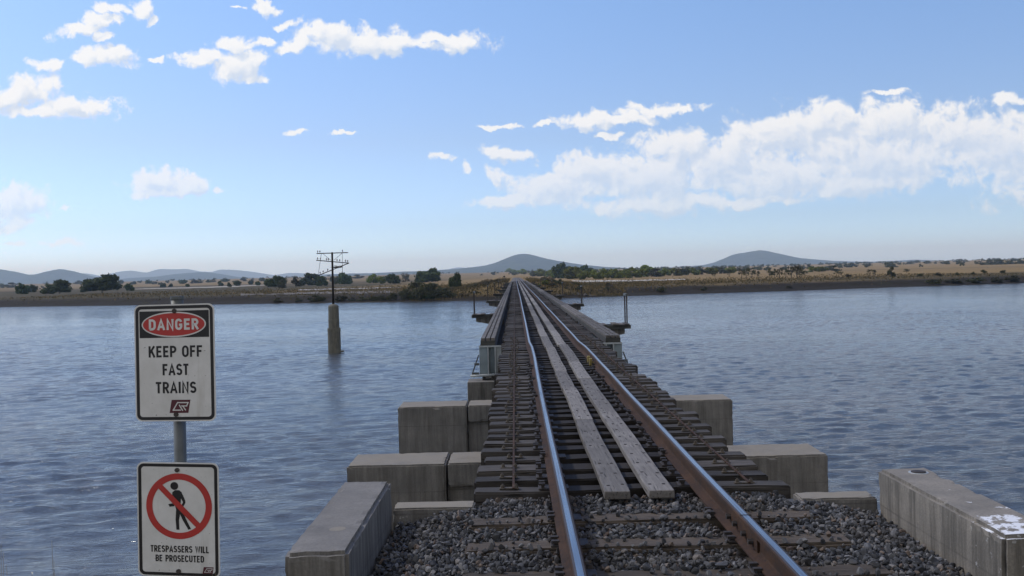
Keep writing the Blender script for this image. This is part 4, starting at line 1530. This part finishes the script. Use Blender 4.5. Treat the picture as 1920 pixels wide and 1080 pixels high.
# ------------------------------------------------------------------ trees and shrubs
def crown_mesh(name, seed, n, mat, dome=.75, clumps=12, leaf=.075):
    """unit crown: about 1 m wide and high, bottom at z=0; many small leaf faces gathered in clumps"""
    rng = np.random.default_rng(seed)
    cc, rr_ = [], []
    for i in range(clumps):
        a, r = rng.random() * 6.28, math.sqrt(rng.random()) * .36
        h = .22 + rng.random() * .58 * (1 - (r / .42) ** 2 * dome)
        cc.append((r * math.cos(a), r * math.sin(a), h)); rr_.append(rng.uniform(.08, .21))
    cc, rr_ = np.array(cc), np.array(rr_)
    k = rng.integers(clumps, size=n)
    d = rng.normal(size=(n, 3)); d /= np.linalg.norm(d, axis=1)[:, None]
    c = cc[k] + d * (rr_[k] * rng.uniform(.45, 1.2, n) ** 1.0)[:, None] * (1, 1, .8)
    nrm = d + rng.normal(0, .55, (n, 3)); nrm /= np.linalg.norm(nrm, axis=1)[:, None]
    t = np.cross(nrm, rng.normal(size=(n, 3))); t /= np.linalg.norm(t, axis=1)[:, None]
    b = np.cross(nrm, t)
    s = (leaf * rng.uniform(.5, 1.1, n))[:, None]
    v = np.stack([c - t * s, c - b * s * .55, c + t * s, c + b * s * .55], 1).reshape(-1, 3)
    lo, hi = np.percentile(v, 1.5, axis=0), np.percentile(v, 98.5, axis=0)
    v = (v - lo) / (hi - lo) - (.5, .5, 0)
    v[:, 2] = np.maximum(v[:, 2], -.02)
    return np_mesh(name, v, np.arange(n * 4).reshape(-1, 4), mat, False)


def trunk_mesh(seed, bare=False):
    """unit trunk: 1 m tall with limbs reaching into the crown"""
    rng = random.Random(seed)
    mb = MB()
    p, r = Vector((0, 0, -.06)), .045
    pts = [p]
    for i in range(4):
        q = p + Vector((rng.uniform(-.04, .04), rng.uniform(-.04, .04), .13 if not bare else .19))
        mb.tube(p, q, r, r * .82, n=7, caps=False)
        p, r = q, r * .82
        pts.append(p)
    for i in range(7 if bare else 5):
        a = rng.random() * 6.28
        s = pts[rng.choice([2, 3, 4])]
        q = s + Vector((math.cos(a) * .17, math.sin(a) * .17, rng.uniform(.12, .24)))
        mb.tube(s, q, r * .75, r * .4, n=5, caps=False)
        e = q + Vector((math.cos(a + .4) * .10, math.sin(a + .4) * .10, rng.uniform(.06, .16)))
        mb.tube(q, e, r * .4, r * .15, n=5)
    return mb.mesh('trunk', M['bark'])


CR = {
    'dark': [crown_mesh('crown', 10 + i, 1700, M['leaf_dark'], .75, 17, .085) for i in range(3)],
    'green': [crown_mesh('crown', 20 + i, 1400, M['leaf_green'], .7, 14, .085) for i in range(4)],
    'olive': [crown_mesh('crown', 30 + i, 1000, M['leaf_olive'], .6, 12) for i in range(4)],
    'sparse': [crown_mesh('crown', 40 + i, 320, M['leaf_olive'], .2, 8, .06) for i in range(3)],
    'dry': [crown_mesh('crown', 50 + i, 380, M['leaf_dry'], .4, 10, .05) for i in range(2)],
}
TR = [trunk_mesh(i) for i in range(4)]
TRB = [trunk_mesh(20 + i, True) for i in range(3)]
tree_n = 0


def tree(px, base_py, w_px, h_px, kind, label, group=None, z=None, cat='tree', name='tree', trunk=True, low=0.0, dist=None):
    """a tree whose foot is seen at (px, base_py); w_px x h_px is its size in the photo"""
    global tree_n
    tree_n += 1
    if dist is None:
        g = at_z(px, base_py, PLAIN if z is None else z)
        if g.y < 0 or g.y > 2600: g = at_y(px, base_py, 1400)
    else:
        g = at_y(px, base_py, dist)
    k = g.y / F_PX
    gz = float(ground_z(g.x, g.y))
    W, H = w_px * k, h_px * k
    H += max(g.z - gz, -.6) if dist is None else (g.z - gz)
    root = empty(name, (g.x, g.y, gz))
    root.rotation_euler = (0, 0, random.random() * 6.28)
    c = link('crown', random.choice(CR[kind]), root, (0, 0, H * low))
    c.scale = (W, W * .9, H * (1 - low))
    if trunk:
        t = link('trunk', random.choice(TRB if kind in ('sparse', 'dry') else TR), root)
        t.scale = (H * .9, H * .9, H)
    tag(root, label, cat, group)
    return root


# left bank, singly
LB = 'trees standing on the left plain'
tree(42, 551.5, 24, 18, 'dark', 'small dark round bush, leftmost on the left plain', LB, cat='bush', trunk=True)
tree(60, 548, 17, 13, 'dark', 'small dark bush just beside the leftmost round bush', LB, cat='bush')
tree(90, 551, 24, 17, 'dark', 'low dark tree touching a wider domed tree on the left plain', LB)
tree(112, 550.5, 36, 24, 'dark', 'wide domed dark tree left of the biggest tree on the left plain', LB, low=.1)
tree(158, 548, 14, 11, 'dark', 'little dark bush at the left foot of the biggest left tree', LB, cat='bush')
tree(191, 549.5, 62, 32, 'dark', 'biggest dark spreading tree on the left plain, above the warning signs', LB, low=.14)
tree(243, 545.5, 17, 13, 'dark', 'small round bush right of the biggest left tree', LB, cat='bush')
tree(516, 539.5, 36, 20, 'dark', 'dark spreading tree left of the telegraph pole, first in its cluster', LB, low=.1)
tree(528, 540, 14, 15, 'olive', 'slim olive tree overlapping the first tree of the cluster', LB)
tree(556, 537, 20, 17, 'olive', 'olive tree between two dark trees, left of the telegraph pole', LB)
tree(579, 535, 32, 21, 'dark', 'dark bushy tree with wide crown just left of the telegraph pole', LB)
tree(604, 536, 20, 17, 'dark', 'low dark tree behind the telegraph pole', LB)
tree(630, 533, 18, 14, 'olive', 'olive shrub tree close right of the telegraph pole', LB)
tree(647, 533, 24, 20, 'dark', 'dark round tree right of the telegraph pole', LB)
tree(672, 525, 18, 8, 'olive', 'pale distant tree among dry grass right of the pole', LB)
tree(700, 531, 22, 16, 'green', 'green bushy tree in dry grass, halfway from pole to bridge', LB)
tree(717, 532, 14, 13, 'green', 'small green bush right beside the green bushy tree', LB, cat='bush')
tree(737, 532, 26, 17, 'dark', 'dark domed tree left of the bare grey shrub', LB)
tree(760, 529, 18, 17, 'dry', 'bare grey shrub left of the wide flat topped tree', LB, cat='shrub')
tree(804, 530, 50, 24, 'dark', 'wide flat topped dark tree on dry ground left of the bridge', LB, low=.05)
tree(853.5, 537, 21, 22, 'dark', 'round dark bush on the railway bank left of the bridge', LB, cat='bush', dist=252)

# tiny far trees on the left plain
for i, (x, y, w, h) in enumerate(sorted([(5, 538, 12, 6), (20, 537, 16, 7), (146, 537, 16, 7), (228, 535, 8, 6), (250, 535.5, 10, 6), (279, 534.5, 14, 7), (290, 535, 10, 6), (306, 538, 10, 6), (343, 534, 14, 8), (364, 533.5, 12, 8), (374, 533, 10, 8), (391, 532, 10, 6), (400, 531.5, 9, 6),
                                  (414, 536, 9, 9), (423, 531, 14, 6), (430, 538, 8, 8), (445, 536, 12, 9), (457, 530, 12, 6), (492, 529.5, 10, 7), (320, 537, 8, 5), (352, 537.5, 7, 5), (470, 533, 9, 7), (484, 535, 9, 7)])):
    tree(x, y, w, h, random.choice(['dark', 'dark', 'olive']), f'tiny distant tree on the left plain, {nth(i + 1)} in the scatter from the left', 'far trees scattered on the left plain')

# row of green trees to the right of the line
RB = 'green trees in the row right of the line'
row = [(956.5, 515.5, 16, 8, 'green'), (968, 516, 14, 7, 'green'), (980, 516, 16, 9, 'green'), (1000, 517, 12, 8, 'green'), (1012, 518, 22, 13, 'green'), (1031, 519, 16, 12, 'green'), (1056, 521, 29, 24, 'dark'), (1046, 521, 18, 14, 'green'), (1074, 522, 30, 20, 'green'),
       (1086, 521, 18, 14, 'green'), (1099, 519, 24, 19, 'dark'), (1096, 523, 24, 14, 'green'), (1115, 522, 20, 15, 'green'), (1130, 522, 22, 17, 'green'), (1146, 521, 18, 15, 'green'), (1158, 521, 22, 16, 'green'),
       (1172, 520, 18, 14, 'green'), (1186, 520, 24, 17, 'green'), (1200, 519, 18, 13, 'green'), (1214, 518, 26, 19, 'green'), (1228, 518, 20, 14, 'olive'), (1245, 517, 22, 13, 'green'), (1262, 516, 20, 12, 'green'), (1278, 516, 22, 12, 'olive'), (1296, 515, 24, 11, 'green'), (1315, 514, 20, 10, 'olive'),
       (1333, 513, 22, 11, 'green'), (1352, 512, 22, 10, 'olive'), (1370, 511, 20, 10, 'green'), (1560, 507, 24, 9, 'olive'), (1540, 508, 20, 8, 'green'), (1525, 509, 18, 9, 'green')]
for i, (x, y, w, h, k) in enumerate(sorted(row)):
    tree(x, y + 1.0, w * 1.15, h * 1.08, k, f'green tree of the row right of the line, {nth(i + 1)} counted along from the rails', RB)

# spindly trees near the right bank
for i, (x, y, w, h) in enumerate(sorted([(1340, 520, 12, 12), (1368, 519, 10, 14), (1391, 521, 14, 18), (1399, 522, 12, 20), (1410, 520, 14, 18), (1422, 521, 10, 13), (1444, 522, 12, 19), (1452, 521, 12, 17), (1462, 522, 14, 20), (1474, 521, 11, 18), (1484, 522, 16, 22), (1494, 523, 18, 26), (1500, 522, 14, 22), (1508, 521, 12, 14), (1632, 517, 14, 12), (1640, 517, 10, 11), (1572, 516, 16, 8), (1700, 512, 12, 8)])):
    tree(x, y, w, h, 'sparse', f'spindly tree with bare stems on the right plain, {nth(i + 1)} from the bridge side', 'spindly trees on the right plain', low=.3)
tree(1671, 519, 15, 19, 'olive', 'upright dark bush standing alone on the right plain', 'lone bushes on the right plain', cat='bush')
for i, (x, y, w, h) in enumerate(sorted([(1760, 517.5, 14, 6), (1795, 516, 10, 5), (1845, 512, 12, 6), (1880, 512, 10, 5), (1590, 520, 10, 6), (1725, 518, 9, 5), (1825, 515, 9, 5)])):
    tree(x, y, w, h, 'olive', f'low scrubby bush in dry grass on the right plain, {nth(i + 1)} from the bridge', 'low bushes on the right plain', cat='bush', trunk=False, name='bush')

# bushes along the left water's edge
bank = [(762, 563, 26, 20, 'olive'), (778, 562, 34, 32, 'olive'), (797, 563, 38, 30, 'olive'), (815, 562, 34, 30, 'olive'), (832, 563, 30, 22, 'olive'), (785, 566, 30, 14, 'dark'), (808, 566, 34, 14, 'dark'), (848, 563, 24, 14, 'olive'), (866, 562, 22, 12, 'dry'), (590, 566, 22, 12, 'olive'), (603, 566, 16, 10, 'olive'), (660, 566, 14, 8, 'olive'), (700, 565, 18, 9, 'olive'), (735, 564, 22, 14, 'olive'), (520, 567, 18, 8, 'olive'), (560, 567, 14, 8, 'olive'),
        (640, 565, 20, 10, 'olive'), (680, 565, 22, 9, 'olive'), (718, 565, 18, 11, 'olive'), (880, 562, 20, 12, 'dry'), (896, 560, 16, 12, 'olive')]
for i, (x, y, w, h, k) in enumerate(sorted(bank)):
    d_ = float(shore(np.array([(x - 965) / F_PX * 225.]))[0]) + 3.5
    tree(x, y, w, h, k, f'scrubby bush at the water edge left of the bridge, {nth(i + 1)} from the left', 'bushes along the left far bank', cat='bush', name='bush', trunk=True, dist=d_)
bank = [(1010, 545, 14, 9, 'green'), (1035, 540, 16, 9, 'olive'), (1060, 548, 16, 9, 'olive'), (1085, 545, 18, 8, 'olive'), (1022, 534, 14, 8, 'green'), (1150, 543, 14, 7, 'dry'), (1750, 531, 26, 7, 'olive'), (1790, 530, 30, 7, 'olive'), (1830, 529, 28, 8, 'olive'), (1870, 527, 26, 7, 'olive'), (1900, 525, 24, 8, 'olive'), (1480, 541, 12, 5, 'olive'), (1240, 545, 16, 6, 'olive'), (1320, 544, 14, 6, 'olive')]
for i, (x, y, w, h, k) in enumerate(sorted(bank)):
    d_ = float(shore(np.array([(x - 965) / F_PX * 235.]))[0]) + 5
    tree(x, y, w, h, k, f'low bush on the far bank right of the bridge, {nth(i + 1)} counted from the rails', 'bushes along the right far bank', cat='bush', name='bush', trunk=False, dist=d_)

rr = random.Random(44)
for i in range(64):
    sx = -1 if i % 2 else 1
    x = sx * (3.5 + abs(rr.gauss(0, 8)) + rr.random() * 3)
    y = float(shore(np.array(x))) + 6 + abs(rr.gauss(0, 14))
    p_ = CAM + Vector((x - CAM.x, y, float(ground_z(x, y)) - CAM.z))
    k_ = F_PX / y
    root = empty('shrub', p_); root.rotation_euler = (0, 0, rr.random() * 6)
    c = link('crown', CR[rr.choice(['olive', 'dry', 'dry'])][rr.randrange(2)], root)
    w_ = rr.uniform(.7, 1.9); c.scale = (w_, w_, w_ * rr.uniform(.45, .8))
    t = link('trunk', TR[0], root); t.scale = (w_ * .5,) * 3
    tag(root, 'low scrubby shrub on the railway bank ' + ('left' if sx < 0 else 'right') + ' of the rails, beyond the bridge', 'shrub', 'shrubs on the railway bank')

# far scrub that reads as one mass
def scrub():
    rng = np.random.default_rng(21)
    tpl = [crown_mesh('scrub_crown', 70 + i, 90, M['leaf_olive'], .6, 8, .16) for i in range(4)]
    vs = []
    for me in tpl:
        a = np.empty(len(me.vertices) * 3, np.float32); me.vertices.foreach_get('co', a); vs.append(a.reshape(-1, 3))
        bpy.data.meshes.remove(me)
    V = []
    for i in range(1000):
        y = rng.uniform(900, 3800)
        px = rng.uniform(-150, 2080)
        if px < 950 and rng.random() < .78: continue
        x = (px - 965) / F_PX * y
        h = rng.uniform(2.5, 5.5); w = h * rng.uniform(1.2, 2.4)
        V.append(vs[rng.integers(4)] * (w, w, h) + (x, y, float(ground_z(x, y)) - .3))
    V = np.concatenate(V)
    me = np_mesh('scrub', V, np.arange(len(V)).reshape(-1, 4), M['leaf_olive'], False)
    tag(link('scrub', me), kind='stuff')


scrub()

# grass fringe on the far bank and the railway bank
def grass_field():
    rng = np.random.default_rng(31)
    N = 30000
    x = np.where(rng.random(N) < .55, rng.normal(0, 28, N), rng.uniform(-150, 140, N))
    t = rng.gamma(1.6, 34, N) + np.where(np.abs(x) < 24, 1.5 + rng.random(N) * 4, 5 + 5 * rng.random(N))
    y = shore(x) + t
    xe = rng.uniform(2.5, 24, 12000) * np.where(rng.random(12000) < .5, -1, 1)
    te = rng.uniform(1, 34, 12000)
    x, t = np.concatenate([x, xe]), np.concatenate([t, te])
    N = len(x)
    y = shore(x) + t
    ok = (np.abs(x) > 2.4)
    x, y, t = x[ok], y[ok], t[ok]
    z = ground_z(x, y)
    n = len(x)
    h = rng.uniform(.15, .45, n); w = rng.uniform(.10, .30, n)
    a = rng.uniform(0, math.pi, n)
    dx, dy = np.cos(a) * w, np.sin(a) * w * .5
    lx, ly = rng.normal(0, .12, n), rng.normal(0, .12, n)
    v = np.stack([np.stack([x - dx, y - dy, z - .05], -1), np.stack([x + dx, y + dy, z - .05], -1), np.stack([x + lx, y + ly, z + h], -1)], 1).reshape(-1, 3)
    m = Mat('bank_grass', .9, .1)
    geo = m.n('ShaderNodeNewGeometry')
    big = m.noise(.05, 4, .6)
    f = m.math('ADD', m.math('MULTIPLY', geo.outputs['Random Per Island'], .5), m.math('MULTIPLY', big, .5))
    m.color(m.ramp(f, [(.25, (.060, .054, .026)), (.5, (.125, .098, .046)), (.8, (.25, .182, .088))]))
    tag(link('grass', np_mesh('grass', v, np.arange(n * 3).reshape(-1, 3), m.m, False)), kind='stuff')


grass_field()

# near grass stalks at the foot of the sign
def near_grass():
    rng = random.Random(9)
    mb = MB()
    def stalk(px, py_top, y):
        t = at_y(px, py_top, y)
        g = Vector((t.x + rng.uniform(-.06, .06), y + rng.uniform(-.05, .05), float(ground_z(t.x, y))))
        mid = (g + t) / 2 + Vector((rng.uniform(-.03, .03), 0, 0))
        mb.tube(g, mid, .0022, .0016, n=4, caps=False)
        mb.tube(mid, t, .0016, .0006, n=4, caps=False)
    for px, py in ((97, 1013), (2, 1020), (6, 1035), (-8, 1000), (101, 1050), (12, 1060), (404, 1074), (412, 1076), (398, 1077), (150, 1076), (60, 1074), (180, 1078)):
        stalk(px, py, 3.6 + rng.uniform(-.2, .2))
    for _ in range(160):
        stalk(rng.uniform(-200, 520), rng.uniform(1090, 1300), rng.uniform(3.2, 4.0))
    tag(mb.build('dry_grass', plain('dry_stalks', (.20, .165, .10), .9, .1, 0, .3, 8)), kind='stuff')


near_grass()

# ------------------------------------------------------------------ small things on the far bank
def post(px, py_top, py_base, y, r, label, group, mat='post', name='marker_post'):
    b = at_y(px, py_base, y); t = at_y(px, py_top, y)
    mb = MB(); mb.box(-r, r, -r, r, -.3, t.z - b.z, ch=r * .2)
    mb.box(-r * 1.25, r * 1.25, -r * 1.25, r * 1.25, t.z - b.z - .001, t.z - b.z + r * .8)
    o = mb.build(name, M[mat], None, (b.x, b.y, b.z))
    tag(o, label, 'post', group)
    return o


for i, (x, a, b, y) in enumerate([(1140, 531, 540, 262), (1144, 531, 540, 262), (1149, 530, 540, 262), (1153, 530, 540, 262), (1157, 531, 541, 262)]):
    post(x, a, b, y, .09, f'thin dark stake on the right mud bank, {nth(i + 1)} from the bridge', 'stakes on the right mud bank', 'post', 'wooden_stake')
for i, x in enumerate([1089, 1094, 1099, 1104, 1109, 1114, 1119]):
    g = at_z(x, 529.5, PLAIN)
    post(x, 526.3, 529.8, g.y, .16, f'short white post beside the sand track, {nth(i + 1)} from the rails', 'white posts by the sand track', 'sign_white', 'white_post')
post(1852, 502, 510, 560, .12, 'lone thin pole standing on the right plain', None, 'post', 'thin_pole')
post(733.5, 543, 551, 255, .10, 'single dark stake on the mud left of the thicket', None, 'pole', 'wooden_stake')

# trackside signal board and a mast at the far end of the bridge
b = at_y(945.5, 523, 236)
sg = empty('signal_board', (b.x, b.y, -.45)); 
tag(sg, 'small black signal board on a thin post left of the rails at the far end', 'signal')
mb = MB(); mb.tube((0, 0, 0), (0, 0, 1.45), .035, n=8); mb.build('post', M['galv'], sg)
mb = MB(); mb.prism(ellipse(.24, .20, 20, 0, 1.30), -.03, .03); mb.v = [(x, z, y) for x, y, z in mb.v]; mb.build('board', M['sign_black'], sg)
b = at_y(998.5, 519, 300)
ms = empty('lamp_mast', (b.x, b.y, float(ground_z(b.x, b.y))))
tag(ms, 'slim grey mast right of the rails where the track leaves the bridge', 'mast')
mb = MB(); mb.tube((0, 0, -.2), (0, 0, 2.6), .05, n=8); mb.build('pole', M['galv'], ms)
mb = MB(); mb.box(-.25, .25, -.05, .05, 1.9, 2.5, ch=.01); mb.build('board', M['galv'], ms)

# boulders by the far right abutment
sv, sf = stones(5, 99)
for i, (x, y, w) in enumerate(sorted([(1084, 553, 9), (1090, 556, 7), (1098, 555, 10), (1108, 556, 8), (1114, 557, 6), (1075, 557, 7)])):
    d_ = float(shore(np.array([16.]))[0]) + .8
    g = at_y(x, y, d_)
    r = w * d_ / F_PX / 2
    me = np_mesh('boulder', sv[i % 5] * r, sf, M['rock'], False)
    o = link('boulder', me, None, (g.x, g.y, max(WZ, float(ground_z(g.x, g.y))) + r * .2))
    tag(o, f'brown boulder at the water edge by the bridge end, {nth(i + 1)} from the rails', 'boulder', 'boulders by the far bridge end')

# ------------------------------------------------------------------ haze
def haze():
    mb = MB(); mb.box(-16500, 16500, -300, 14700, WZ - 5, 238)
    m = bpy.data.materials.new('haze'); m.use_nodes = True
    nt = m.node_tree; nt.nodes.clear()
    out = nt.nodes.new('ShaderNodeOutputMaterial')
    v = nt.nodes.new('ShaderNodeVolumePrincipled')
    v.inputs['Color'].default_value = (.60, .81, 1.0, 1)
    v.inputs['Absorption Color'].default_value = (1, 1, 1, 1)
    v.inputs['Density'].default_value = HAZE
    v.inputs['Anisotropy'].default_value = .2
    nt.links.new(v.outputs[0], out.inputs['Volume'])
    tag(mb.build('haze', m), kind='stuff')


HAZE = 1.05e-4
haze()
